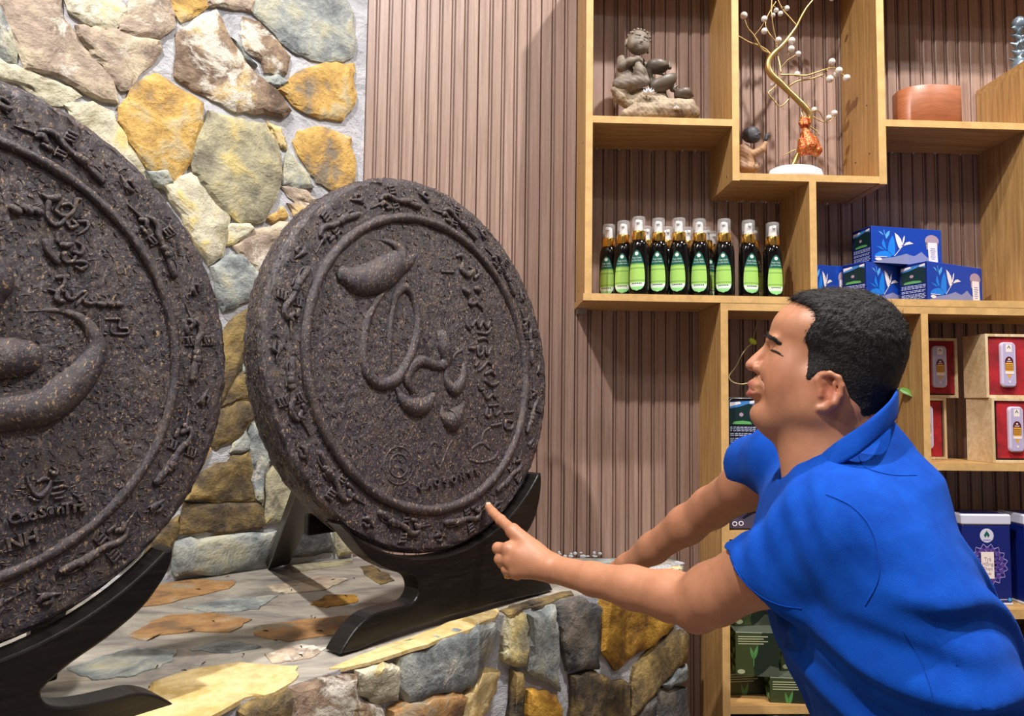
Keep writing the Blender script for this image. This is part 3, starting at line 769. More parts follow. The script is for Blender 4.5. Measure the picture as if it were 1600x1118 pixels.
def ring(rel, rad, w, name='raised_ring'):
    P = [(rad*cos(2*pi*j/160), rad*sin(2*pi*j/160)) for j in range(160)]
    V = []; n = 12; r_ = random.Random(int(rad*1e4))
    for j, a in enumerate(P):
        d = np.array(a)/rad; ww = w*(1+.06*sin(j*.9)+r_.uniform(-.05, .05))
        for i in range(n):
            b = 2*pi*i/n; V.append(rel.pt(tuple(np.array(a)+d*ww*cos(b)), ww*.95*sin(b)+.0005))
    Fc = [(j*n+i, ((j+1) % 160)*n+i, ((j+1) % 160)*n+(i+1) % n, j*n+(i+1) % n) for j in range(160) for i in range(n)]
    return mk(name, V, Fc, M['tea'], rel.p, smooth=True)
# border motif in (s, q): s metres along the rim, q metres outwards from mid-border; one long bird-headed staff
# crossed by a ribbed bar, then a small forked bird
def motif(rel, rad, ang, scale, flip=1):
    def tr(sx, q):
        a = ang+flip*sx*scale/rad; r = rad+q*scale; return (r*cos(a), r*sin(a))
    def st(rows, **kw):
        kw.setdefault('flat_', 1.0); kw.setdefault('sink', 0)
        return rel.stroke('m', [(*tr(x, y), r*scale) for x, y, r in rows], raw=True, **kw)
    staff = [st([(-.075, -.012, .0012), (-.055, -.010, .0022), (-.040, -.008, .0035)]),
             st([(-.042, -.012, .004), (-.036, -.006, .005), (-.028, -.012, .004)], k=4),
             st([(-.040, .000, .004), (-.030, .006, .005), (-.016, .005, .0055), (-.004, -.002, .0055), (.012, -.006, .005), (.028, -.006, .005), (.042, -.006, .0065)]),
             st([(.020, -.006, .0072), (.024, -.006, .0072)]), st([(.030, -.006, .0078), (.034, -.006, .0078)]),
             st([(.038, -.009, .0055), (.058, -.012, .0065), (.070, -.013, .006)]), st([(.042, -.001, .002), (.060, -.002, .002), (.071, -.009, .002)]),
             st([(-.030, -.020, .0035), (-.018, -.020, .004)]), st([(.024, .004, .002), (.036, .004, .002)])]
    rel.put('border_staff', staff)
    bar = []
    for q in (-.022, -.015, .010, .017, .024):
        bar.append(st([(-.008, q, .0026), (.004, q+.002, .0026)], k=2))
    bar.append(st([(-.009, -.026, .0017), (-.010, -.010, .0017)], k=2)); bar.append(st([(-.009, .008, .0017), (-.008, .027, .0017)], k=2))
    bar.append(st([(.006, -.025, .0017), (.006, -.010, .0017)], k=2)); bar.append(st([(.006, .008, .0017), (.006, .028, .0017)], k=2))
    rel.put('border_bar', bar)
    rel.put('border_bird', [st([(-.115, .018, .0012), (-.104, .013, .0035), (-.094, .009, .005), (-.086, .012, .003)]),
                            st([(-.104, .013, .002), (-.100, .022, .0035), (-.090, .020, .0025)]), st([(-.096, .008, .003), (-.088, .002, .0015)])])

def stand(fr_c, yaw, R, rbot, name_lab, prof_half, off, thick):
    """cradle plank cut in a vertical plane; prof in (distance from the centre line, height above the bench)"""
    pass
# ---- right disc
rd = thing('tea_disc', tuple(RC-RU*RR), 'round dark pressed tea disc with brush-stroke relief, before the slat wall, being pointed at', 'tea disc', 'giant pressed tea discs')
disc_mesh((RC, RT, RU, RN), RR, .066, 3, 'disc', rd)
rr_ = Relief((RC, RT, RU, RN), rd); strands((RC, RT, RU, RN), RR, 21, rd)
ring(rr_, RG, .0105)
def o5(L): return [(500+x/3.2875, 360+y/3.2875, r/3.2875) for x, y, r in L]
rr_.put('brush_stroke', [rr_.stroke('s', o5([(125,230,52),(185,255,76),(255,250,84),(330,215,84),(390,165,70),(415,115,42),(385,75,24),(340,55,14),(282,44,4)]), n=20, k=8, flat_=.62),
                         rr_.stroke('s', o5([(350,190,70),(430,165,50),(480,140,20),(496,133,6)]), n=16, flat_=.62)])
rr_.put('brush_stroke', [rr_.stroke('s', o5([(345,300,8),(290,365,20),(248,450,24),(228,560,24),(225,660,26),(250,745,32),(310,788,34),(385,768,33),(440,695,30),(480,600,28),(502,490,25),(490,380,22),(455,305,26),(420,295,28),(385,345,22),(368,440,18),(358,560,15),(358,650,12),(352,720,7)]), n=12, k=8, flat_=.85)])
rr_.put('brush_stroke', [rr_.stroke('s', o5([(630,545,38),(640,600,46),(650,660,38),(630,692,28),(580,688,28),(520,668,32),(468,700,36),(445,765,32),(470,815,24)]), n=14, k=8, flat_=.75),
                         rr_.stroke('s', o5([(395,815,14),(425,870,36),(480,905,50),(540,895,44),(578,850,20)]), n=14, k=8, flat_=.8)])
rr_.put('brush_stroke', [rr_.stroke('s', o5([(732,612,9),(742,680,13),(732,760,26),(692,815,38),(655,780,26),(650,710,16),(690,640,10),(732,612,8)]), n=12, k=8, flat_=.85)])
rr_.put('brush_stroke', [rr_.stroke('s', o5([(628,905,10),(632,950,26),(672,975,60),(700,950,50),(728,905,22),(738,880,8)]), n=16, k=8, flat_=.75)])
# column of small raised handwriting, right of the strokes
def word(rel, name, s, px, py, hpx, rot=0, ext=.0022, wscale=.9, lab=None):
    v, f = text2d(s, 1, extrude=.09, bevel=.04); sc = hpx*rel.sc(px, py)*1.25; a0 = rel.px(px, py)
    V = []
    for x, y, z in v:
        X = x*sc*wscale; Y = y*sc; V.append(rel.pt((a0[0]+X*cos(rot)-Y*sin(rot), a0[1]+X*sin(rot)+Y*cos(rot)), .0030+z*sc*1.1))
    o = mk(name, V, f, M['tea'], rel.p)
    if lab: o['label'] = lab
def o6(L): return [(680+x/3.727, 380+y/3.727, r/3.727) for x, y, r in L]
cols = [[(125,75,10),(150,70,14),(160,110,10),(150,150,14),(185,185,18),(215,160,14),(200,140,8)], [(230,200,12),(250,180,10),(240,150,8)], [(40,165,7),(105,168,7)],
        [(165,270,16),(185,285,22)], [(235,265,16),(250,272,18)], [(200,330,12),(205,355,14),(235,345,10)], [(235,310,8),(245,350,10),(270,375,10),(275,390,8)],
        [(180,430,9),(185,480,12),(200,500,9)], [(215,480,9),(235,450,9),(255,490,10),(275,455,9),(300,490,10),(315,460,8)], [(250,520,8),(300,525,10),(320,495,8)],
        [(250,560,9),(280,552,10),(305,565,8)], [(200,610,10),(225,612,12)], [(245,600,9),(250,650,10),(275,640,9),(280,600,8)], [(290,600,9),(300,650,10),(322,610,8)],
        [(235,710,10),(250,690,9)], [(250,740,9),(275,720,9),(300,690,9),(320,700,9)], [(290,760,9),(325,745,12),(345,770,9),(330,715,8)], [(250,800,9),(255,845,8),(275,850,8)],
        [(290,800,9),(330,825,10),(365,810,8)], [(280,870,9),(300,905,10),(330,880,9),(350,900,9),(340,860,8)], [(315,945,8),(365,940,7)], [(300,965,9),(295,1000,10),(318,1005,9),(320,970,8)],
        [(340,965,8),(350,1000,9),(372,980,8)], [(400,985,8),(450,980,8)], [(330,1060,8),(380,1050,8),(385,1030,7)], [(410,1030,9),(405,1070,9),(440,1080,9),(450,1040,8),(420,1030,8)]]
for i in range(0, len(cols), 3):
    rr_.put('raised_character', [rr_.stroke('c', o6(q), k=4, n=8, flat_=.9, sink=0) for q in cols[i:i+3]])
# round seal and pointed mark near the bottom
sx, sy = 623, 727; a0 = rr_.px(sx, sy)
def circ_tube(rel, a0, rad, w, nseg=32, fl=.8):
    n = 8; V = []
    for j in range(nseg):
        b = 2*pi*j/nseg; d = np.array([cos(b), sin(b)])
        for i in range(n):
            g = 2*pi*i/n; V.append(rel.pt(tuple(np.array(a0)+d*(rad+w*cos(g))), w*fl*sin(g)))
    return V, [(j*n+i, ((j+1) % nseg)*n+i, ((j+1) % nseg)*n+(i+1) % n, j*n+(i+1) % n) for j in range(nseg) for i in range(n)]
o = rr_.put('seal_rim', [circ_tube(rr_, a0, .0375, .002), circ_tube(rr_, a0, .0235, .0025)])
pz = []
for j in range(18):
    b = 2*pi*j/18; p = (a0[0]+.0305*cos(b), a0[1]+.0305*sin(b)); q = (a0[0]+.0335*cos(b+.12), a0[1]+.0335*sin(b+.12)); pz.append(rr_.stroke('l', [(*p, .0016), (*q, .0014)], raw=True, n=6))
pz += [rr_.stroke('l', [(a0[0]-.013, a0[1]+.012, .002), (a0[0]-.012, a0[1]-.003, .0022), (a0[0]+.003, a0[1]-.004, .002), (a0[0]+.013, a0[1]-.012, .003)], raw=True, n=8),
       rr_.stroke('l', [(a0[0]+.002, a0[1]+.012, .002), (a0[0]+.009, a0[1]+.004, .002), (a0[0]+.013, a0[1]+.01, .002)], raw=True, n=8)]
rr_.put('seal_emblem', pz)
def o7(L): return [(590+x/7.27, 680+y/7.27, r/7.27) for x, y, r in L]
rr_.put('pointed_mark', [rr_.stroke('v', o7([(540,220,4),(590,130,10),(640,80,22),(690,120,10),(740,160,6)]), n=8), rr_.stroke('v', o7([(650,150,14),(655,260,26),(690,360,24),(700,385,10)]), n=8),
                         rr_.stroke('v', o7([(700,380,12),(740,300,22),(790,160,14),(840,70,20)]), n=8)])
for i, (x, y) in enumerate([(655, 760), (668, 757), (681, 754), (694, 754), (707, 750), (720, 745), (732, 742), (744, 737)]):
    word(rr_, 'raised_letter', 'CAOSONTRA'[i], x, y, 13, rot=radians(8+i*3))
rr_.put('raised_character', [rr_.stroke('v', [(738,700,2.5),(752,692,3),(765,700,3)], n=8), rr_.stroke('v', [(735,718,2.5),(750,722,3),(772,716,3),(778,706,2)], n=8), rr_.stroke('v', [(752,688,2),(756,676,2.5),(764,668,2)], n=8)])
for k in range(12):
    motif(rr_, RR*.885, radians(14+30*k), 1.0, -1)

# ---- left disc
ld = thing('tea_disc', tuple(LC-LU*LR), 'larger-looking round dark pressed tea disc at the left, cut off by the picture edge', 'tea disc', 'giant pressed tea discs')
del ld['group']; del rd['group']
disc_mesh((LC, LT_, LU, LN), LR, .066, 5, 'disc', ld)
lr_ = Relief((LC, LT_, LU, LN), ld); strands((LC, LT_, LU, LN), LR, 22, ld)
ring(lr_, LG, .0075)
lr_.put('brush_stroke', [lr_.stroke('s', [(-150,600,30),(-80,655,36),(0,644,31),(70,632,31),(125,590,25),(150,550,16),(145,520,12),(125,497,8),(90,485,4),(38,486,1.2)], k=8, n=16, flat_=.75)])
lr_.put('brush_stroke', [lr_.stroke('s', [(80,484,1.5),(115,490,5),(138,505,6),(152,525,7),(157,548,4)], k=8, n=10, flat_=.7)])
lr_.put('brush_stroke', [lr_.stroke('s', [(-80,548,30),(-30,560,34),(20,558,33),(36,557,28)], k=8, n=18, flat_=.75)])
lr_.put('brush_stroke', [lr_.stroke('s', [(-60,380,20),(-35,410,34),(-18,440,36),(-20,465,24)], k=8, n=16, flat_=.75)])
def o8(L, s=4.3): return [(x/s, 280+y/s, r/s) for x, y, r in L]
def chars(name, L, off=(0, 0), s=4.3):
    return lr_.put(name, [lr_.stroke('c', [(x+off[0], y+off[1], r) for x, y, r in o8(q, s)], k=4, n=8, flat_=.95, sink=0) for q in L])
for q in [[(85,195,26),(115,215,28)], [(170,195,24),(195,215,26)], [(235,205,22),(262,222,24)]]: chars('raised_dot', [q])
chars('raised_word', [[(285,105,10),(325,130,20),(385,125,22),(400,110,10)], [(325,150,18),(318,210,16),(325,270,15),(360,305,16),(405,300,15),(440,255,12)],
                      [(400,165,12),(375,205,12),(400,240,14),(460,245,14),(500,200,13),(510,140,14),(540,135,9)], [(410,175,10),(460,165,12),(490,190,10)],
                      [(445,290,12),(470,325,14),(515,310,12),(490,280,10)], [(530,285,12),(580,285,12),(585,330,12),(525,370,5)]])
chars('raised_word', [[(305,420,22),(315,470,24),(355,525,22),(385,555,18)], [(385,370,14),(385,420,12)], [(390,500,12),(380,540,12)], [(415,440,18),(450,445,20),(480,435,12)], [(430,500,18),(435,555,14),(490,550,12),(505,520,10)],
                      [(495,490,12),(545,500,14),(550,450,12),(520,425,12)], [(500,555,10),(560,555,14),(585,580,12),(540,605,12),(510,590,10)]])
chars('raised_word', [[(385,660,16),(425,655,12),(425,710,14),(385,760,16),(385,810,20),(420,820,14)], [(325,740,8),(380,755,10),(440,750,8)], [(445,760,12),(460,800,16),(495,800,12),(490,745,12)],
                      [(510,790,10),(555,755,12),(575,770,10),(520,830,12),(510,850,8)], [(550,800,12),(590,835,14),(640,830,10)]])
for x in (682, 740, 798): chars('raised_dot', [[(x-8,838,18),(x+10,842,18)]])
chars('raised_frame', [[(665,925,7),(675,1030,7),(710,1040,7)], [(715,940,9),(800,940,9),(802,1000,9),(850,1000,9),(855,1035,9),(752,1035,9),(750,980,9)]])
# small dragon-like sprig, its name, letters
def o9(L): return [(x/5.59, 700+y/5.59, r/5.59) for x, y, r in L]
lr_.put('raised_sprig', [lr_.stroke('c', o9(q), k=4, n=8, flat_=.95, sink=0) for q in
    [[(235,250,10),(255,320,14),(300,400,18),(360,410,26),(410,350,20),(440,290,12)], [(260,430,14),(300,455,16),(350,450,10)], [(330,290,12),(380,265,20),(420,270,12)], [(440,200,14),(470,220,26),(500,200,14),(450,160,8)],
     [(480,290,12),(550,280,10)], [(470,350,12),(540,330,14),(590,340,10)], [(450,400,12),(520,390,14),(560,370,8)], [(480,440,10),(540,430,12)], [(640,400,10),(680,425,12)]]])
word(lr_, 'raised_word', 'Cao', 190/5.59, 700+600/5.59, 19, rot=radians(6), wscale=1.0)
word(lr_, 'raised_word', 'Sơn', 440/5.59, 700+545/5.59, 19, rot=radians(6), wscale=1.0)
word(lr_, 'raised_word', 'Trà', 640/5.59, 700+515/5.59, 20, rot=radians(6), wscale=1.0)
word(lr_, 'raised_word', 'NH', 190/5.59, 700+805/5.59, 22, rot=radians(12), wscale=1.1)
for k in range(9):
    motif(lr_, LR*.875, radians(12+30*k-95), .88, -1)

# ---- stands
def plank(name_root, c, yaw, half, off, thick, y_shift, lab, R, cz):
    t = np.array([cos(yaw), sin(yaw), 0.]); nn = np.array([sin(yaw), -cos(yaw), 0.])
    o = np.array([c[0], c[1], ZL+.0035])+nn*off
    root = thing('display_stand', tuple(o), lab, 'display stand')
    # cradle arc from centre to prong tip, then outer contour to foot tip, then arch back to the centre
    P = half
    poly = P if P[0][0] < -.1 else P+[(-a, z) for a, z in P[::-1][1:-1]] if abs(P[0][0]) < 1e-6 and abs(P[-1][0]) < 1e-6 else P+[(-a, z) for a, z in P[::-1]]
    bm = bmesh.new(); vs = [bm.verts.new(Vector(o+t*a+EZ*z)) for a, z in poly]; f = bm.faces.new(vs)
    r = bmesh.ops.extrude_face_region(bm, geom=[f]); nv = [e for e in r['geom'] if isinstance(e, bmesh.types.BMVert)]
    bmesh.ops.translate(bm, verts=nv, vec=Vector(-nn*thick)); bmesh.ops.recalc_face_normals(bm, faces=bm.faces[:])
    es = [e for e in bm.edges if all(len(fc.verts) > 4 for fc in e.link_faces[:1]) or any(len(fc.verts) > 4 for fc in e.link_faces)]
    bmesh.ops.bevel(bm, geom=es, offset=.0035, segments=2, profile=.5, affect='EDGES')
    bmesh.ops.triangulate(bm, faces=[fc for fc in bm.faces if len(fc.verts) > 4])
    V = [tuple(v.co) for v in bm.verts]; Fc = [tuple(v.index for v in fc.verts) for fc in bm.faces]; bm.free()
    mk('cradle', V, Fc, M['black_wood'], root, origin=o)
    return root, o, t, nn
def plank_profile(R, hb, tipz, arcR):
    """hb: height of the cradle's lowest point above the bench; shape after the photo's S-shaped foot"""
    P = []
    amax = .80
    for k in range(15):
        a = amax*k/14; P.append((arcR*sin(a), hb+arcR*(1-cos(a))))
    P.append((arcR*sin(amax)+.012, P[-1][1]+.016))
    x0, z0 = P[-1]
    out = spline([(x0, z0), (x0+.006, z0-.03), (x0-.012, z0-.075), (x0-.055, z0-.118), (x0-.105, z0-.142), (x0-.118, z0-.160), (x0-.112, z0-.176)], 5)[1:]
    P += [tuple(q) for q in out]
    return P
arcR = RR*cos(.0988)+.0022
# right stand: contour read off the photograph on the plank's plane
yawR = .82325; nR = np.array([sin(yawR), -cos(yawR), 0.]); tR = np.array([cos(yawR), sin(yawR), 0.])
botR = RC-RU*RR
oR = np.array([botR[0], botR[1], 0])+nR*.010
def stp(x, y, o=oR, n_=nR, t_=tR): q = atP(x, y, o, n_)-o; return (abs(float(q@t_)), float(q[2])-ZL-.0035)
def stq(x, y): q = atP(x, y, oR, nR)-oR; return (float(q@tR), float(q[2])-ZL-.0035)
left = [stq(*p) for p in [(530,806),(542,828),(562,855),(583,875),(616,892),(643,899),(653,909),(655,926),(643,943),(616,950),(583,960),(559,980),(542,1004),(532,1022)]]
hb = float(botR[2]-ZL-.0035)-.0065; arcR = RR*cos(.0988)+.0025
left = [(a_, min(z_, hb+arcR-sqrt(arcR**2-a_*a_)-.002)) for a_, z_ in left]
aL, aR = math.asin(.246/arcR), math.asin(.312/arcR)
P = [(arcR*sin(-aL+(aL+aR)*k/30), hb+arcR*(1-cos(-aL+(aL+aR)*k/30))) for k in range(31)]
P += [tuple(q) for q in spline([(.322, .290), (.324, .262), (.317, .225), (.303, .188), (.278, .158), (.248, .137), (.217, .120), (.200, .098), (.206, .078), (.235, .066), (.285, .060), (.330, .045), (.358, .022), (.375, 0)], 3)]
P += [(.33, 0), (.28, .004), (.15, .010), (0, .012), (-.12, .010), (-.18, .004), (-.215, 0)]
P += [tuple(q) for q in spline([(a_, max(z_, 0)) for a_, z_ in left[::-1]], 3)]

stR, oo, tt, nn_ = plank('display_stand', (botR[0], botR[1]), yawR, P, .010, .048, 0, 'black lacquered cradle stand holding the right-hand tea disc', RR, hb)
def strut(root, pa, pb, w, d, side):
    pa = np.array(pa); pb = np.array(pb); ax = pb-pa; L = np.linalg.norm(ax); ax /= L; s = side-ax*np.dot(side, ax); s /= np.linalg.norm(s); q = np.cross(ax, s)
    V, Fc = frame_box(pa, ax, s, q, 0, L, -w/2, w/2, -d/2, d/2, .002); return mk('rear_strut', V, Fc, M['black_wood'], root)
# back frame of the right stand: spine, splayed legs reaching the bench behind
bb = botR-nR*.0485
strut(stR, atP(486, 752, oR-nR*.135, nR), np.append(atZ(434, 887, ZL)[:2], ZL+.014), .060, .022, tR)
strut(stR, np.array([bb[0], bb[1], ZL+.20])-nR*.046+tR*.19+EZ*.05, np.array([bb[0], bb[1], 0])+tR*.21-nR*.15+EZ*(ZL+.012), .046, .02, tR)
V, Fc = frame_box(np.array([bb[0], bb[1], 0])-nR*.046, tR, -nR, EZ, -.265, .235, -.008, .008, ZL+.205, ZL+.245, .002); mk('cross_rail', V, Fc, M['black_wood'], stR)
# left stand
yawL = radians(49); nL = np.array([sin(yawL), -cos(yawL), 0.]); tL = np.array([cos(yawL), sin(yawL), 0.]); botL = LC-LU*LR
oL = np.array([botL[0], botL[1], 0])+nL*.012
def stl(x, y): q = atP(x, y, oL, nL)-oL; return (abs(float(q@tL)), float(q[2])-ZL-.0035)
pts = [(262,853),(257,882),(240,912),(212,948),(160,992),(105,1030),(72,1058),(57,1076),(66,1093),(92,1098),(130,1094),(170,1085),(205,1077),(232,1080),(252,1088),(266,1097)]
right = [stl(*p) for p in pts]
arcL = LR*cos(.0436)+.0025; hbL = float(botL[2]-ZL-.0035)-.0055
amL = math.asin(min(.95, (right[0][0]-.012)/arcL))
P = [(arcL*sin(amL*k/16), hbL+arcL*(1-cos(amL*k/16))) for k in range(17)]
P += [(a, max(z, 0)) for a, z in spline(right, 3)]
ft = right[-1][0]; zt = right[-1][1]
#print('left stand foot tip', right[-1], 'hb', hbL, 'right stand foot', left[-1], hb)
P += [(ft-.02, 0), (ft-.05, 0), (ft*.45, .010), (0, .012)]
stL, _, _, _ = plank('display_stand', (botL[0], botL[1]), yawL, P, .030, .05, 0, 'black lacquered cradle stand holding the left-hand tea disc', LR, hbL)
bl = botL-nL*.05
strut(stL, np.array([bl[0], bl[1], ZL+.25])-nL*.046-tL*.17, np.array([bl[0], bl[1], 0])-tL*.19-nL*.15+EZ*(ZL+.012), .046, .02, tL)
strut(stL, np.array([bl[0], bl[1], ZL+.25])-nL*.046+tL*.17, np.array([bl[0], bl[1], 0])+tL*.19-nL*.15+EZ*(ZL+.012), .046, .02, tL)
V, Fc = frame_box(np.array([bl[0], bl[1], 0])-nL*.046, tL, -nL, EZ, -.215, .215, -.008, .008, ZL+.215, ZL+.255, .002); mk('cross_rail', V, Fc, M['black_wood'], stL)
# ================================================================ things on the shelves
Z1 = 2.272; Z2 = 2.116; Z3 = 2.284; Z0 = ZLg; ZA = 1.109; ZB = 1.302; ZT = .900
# ---------------------------------------------------------------- pump bottles
M['bottle'] = flat('dark_brown_bottle', (.004, .003, .003), .10, spec=.35)
M['gold'] = flat('gold_collar', (.85, .5, .12), .18, 1)
M['white_pl'] = flat('white_plastic', (.78, .78, .8), .3)
mg, nt, b = nmat('clear_cap'); b.inputs['Base Color'].default_value = (1, 1, 1, 1); b.inputs['Roughness'].default_value = .03; b.inputs['Alpha'].default_value = .16; M['clear'] = mg
M['lab_dark'] = flat('label_teal', srgb('#0f5b50'), .4); M['lab_green'] = flat('label_lime', srgb('#a5d468'), .4)
M['lab_pale'] = flat('label_pale', srgb('#dcefdf'), .4); M['lab_mint'] = flat('label_mint', srgb('#93d98e'), .4); M['ink'] = flat('ink', (.01, .03, .03), .5)
M['lab_line'] = flat('label_line', srgb('#7fae52'), .5)
BP = [(.026, 0), (.0285, .004), (.029, .02), (.0287, .09), (.0282, .122), (.0268, .138), (.0225, .149), (.0190, .153)]
def brad(z):
    for (r0, z0), (r1, z1) in zip(BP[:-1], BP[1:]):
        if z <= z1: return r0+(r1-r0)*(z-z0)/(z1-z0)
    return BP[-1][0]
BD = .85
def onb(x, z, h=.0004):
    r = brad(z)+h; a = x/r; return (r*sin(a), -r*BD*cos(a), z)
def make_bottle():
    r = thing('pump_bottle', (0, 0, 0), 'x', 'bottle')
    V, Fc = lathe(BP, 28, sy=BD); mk('body', V, Fc, M['bottle'], r, origin=(0, 0, 0), smooth=True)
    V, Fc = lathe([(.0188, .1525), (.0196, .155), (.0196, .176), (.0188, .178)], 24); mk('collar', V, Fc, M['gold'], r, smooth=True)
    p = merge([lathe([(.0125, .178), (.0115, .190), (.0110, .200), (.0095, .2085), (.008, .2095)], 14), bx(-.005, .005, -.017, .004, .200, .2085, .001)])
    mk('pump_head', p[0], p[1], M['white_pl'], r, smooth=False)
    V, Fc = lathe([(.0186, .178), (.0186, .2155), (.0175, .218), (.0001, .2183)], 24); mk('overcap', V, Fc, M['clear'], r, smooth=True)
    # teardrop label
    V = []; Fc = []; fm = []; n = 30; mcol = 10
    for i in range(n+1):
        z = .010+.113*i/n; t = i/n
        hw = .0245*sqrt(max(0, 1-abs((t-.27)/.27)**2.3)) if t < .27 else .0245*(1-((t-.27)/.73)**2.1)**.62
        hw = max(hw, .0005)
        for j in range(mcol+1): V.append(onb(hw*(2*j/mcol-1), z))
        if i:
            for j in range(mcol):
                a = (i-1)*(mcol+1)+j; Fc.append((a, a+1, a+mcol+2, a+mcol+1))
                fm.append(0 if t > .68 else 2 if .12 < t <= .2 else 3 if t <= .12 else 5 if (i in (17, 20, 8)) else 1)
    lab = mk('label', V, Fc, None, r, mats=[M['lab_dark'], M['lab_green'], M['lab_pale'], M['lab_mint'], M['ink'], M['lab_line']], fmat=fm, smooth=True)
    V = [onb(0, .1125, .0008)]+[onb(.0052*cos(2*pi*j/16), .1125+.0052*sin(2*pi*j/16), .0008) for j in range(16)]
    mk('label_logo', V, [(0, 1+j, 1+(j+1) % 16) for j in range(16)], M['lab_pale'], lab)
    pz = []
    for s, z, sz in (('Tinh Chất', .1005, .0062), ('Lá Chè Xanh', .0935, .0056)):
        v, f = text2d(s, sz); pz.append(([onb(a, z+c, .0008) for a, c, _ in v], f))
    V, Fc, _ = merge(pz); mk('lettering', V, Fc, M['lab_pale'], lab)
    pz = []
    for k in range(6): pz.append(([onb(-.014+k*.005+q, .0285+w, .0008) for q, w in ((0, 0), (.0032, 0), (.0032, .0032), (0, .0032))], [(0, 1, 2, 3)]))
    V, Fc, _ = merge(pz); mk('pictogram_row', V, Fc, M['ink'], lab)
    return r
b0 = make_bottle()
BOT = [(951, 2.102, 'left end of the front row, shortest in view'), (974, 2.058, 'second from the left of the front row'), (998, 2.008, 'third from the left of the front row'),
       (1029, 2.020, 'fourth from the left of the front row'), (1061, 2.012, 'fifth from the left of the front row'), (1093, 2.017, 'sixth from the left, just before the gap'),
       (1132, 2.012, 'first right of the gap'), (1170, 2.02, 'second from the right end'), (1208, 2.04, 'right end beside the upright'),
       (1009, 2.115, 'x'), (1042, 2.115, 'x'), (1073, 2.115, 'x'), (1103, 2.108, 'x'), (1113, 2.158, 'x'), (1176, 2.10, 'x')]
back_lab = ['back-row green-label pump bottle between third and fourth front bottles', 'back-row green-label pump bottle between fourth and fifth front bottles', 'back-row green-label pump bottle between fifth and sixth front bottles',
            'back-row green-label pump bottle just behind the sixth front bottle', 'rearmost green-label pump bottle in the gap', 'green-label pump bottle hidden behind the second bottle from right']
for i, (px, Y, lab) in enumerate(BOT):
    c = b0 if i == 0 else copy_tree(b0)
    p = atY(px, 460, Y); c.location = (p[0], Y, Z0+.0005); c.scale = (1, 1, 1.03); c.rotation_euler[2] = radians([-14, -6, -12, -8, -14, -6, -12, -4, -6, 5, -5, 8, 12, 0, 16][i])-.25+.35*(i > 6)
    tag(c, 'dark pump bottle with green teardrop label, '+lab if lab != 'x' else back_lab[i-9], 'bottle', 'pump bottles on the long shelf')

# ---------------------------------------------------------------- carton tea boxes with printed fronts
def prints(parent, o, u, v, n, items, name='printed_design', w=1, h=1):
    """items: (material, polygon in 0..1 face units, layer)"""
    pz = []; mats = []
    for m, poly, lay in items:
        if m not in mats: mats.append(m)
        P = [np.array(o)+u*(x*w)+v*(y*h)+n*(.0003+.00025*lay) for x, y in poly]; area2 = sum(poly[i][0]*poly[(i+1) % len(poly)][1]-poly[(i+1) % len(poly)][0]*poly[i][1] for i in range(len(poly)))
        idx = tuple(range(len(P))); 
        if area2*np.dot(np.cross(u, v), n) < 0: idx = idx[::-1]
        pz.append((P, [idx], mats.index(m)))
    V, Fc, fm = merge(pz); return mk(name, V, Fc, None, parent, mats=mats, fmat=fm)
def circ(cx, cy, rx, ry, n=16): return [(cx+rx*cos(2*pi*i/n), cy+ry*sin(2*pi*i/n)) for i in range(n)]
def leafpoly(x0, y0, x1, y1, wd, asp=1):
    dx, dy = x1-x0, y1-y0; P = []; Q = []
    for t in (0, .15, .35, .6, .85, 1):
        s = sin(pi*t**.8)*wd; P.append((x0+dx*t-dy*s, y0+dy*t+dx*s)); Q.append((x0+dx*t+dy*s, y0+dy*t-dx*s))
    return P[:-1]+[Q[-1]]+Q[1:-1][::-1]
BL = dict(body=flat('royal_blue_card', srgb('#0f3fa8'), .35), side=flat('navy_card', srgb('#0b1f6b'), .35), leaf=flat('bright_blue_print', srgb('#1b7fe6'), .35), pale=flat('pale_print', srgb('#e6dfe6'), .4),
          mount=flat('slate_print', srgb('#8288b4'), .4), sky=flat('sky_print', srgb('#3f7fc4'), .4), wood_=flat('forest_print', srgb('#0d2a2c'), .4), grass=flat('grass_print', srgb('#5fa55f'), .4), ring=flat('rose_print', srgb('#a892a5'), .4), text=flat('text_print', srgb('#b9c3e6'), .4), lite=flat('light_blue_print', srgb('#5aaaf0'), .4))
def fr(poly): return [((x-565)/910, (855-y)/ (680-95*((x-565)/910)) if False else (855-y)/680) for x, y in poly]
def line(x0, y0, x1, y1, w): 
    dx, dy = x1-x0, y1-y0; L = sqrt(dx*dx+dy*dy); a, c = -dy/L*w, dx/L*w
    return [(x0-a, y0-c), (x1-a, y1-c), (x1+a, y1+c), (x0+a, y0+c)]
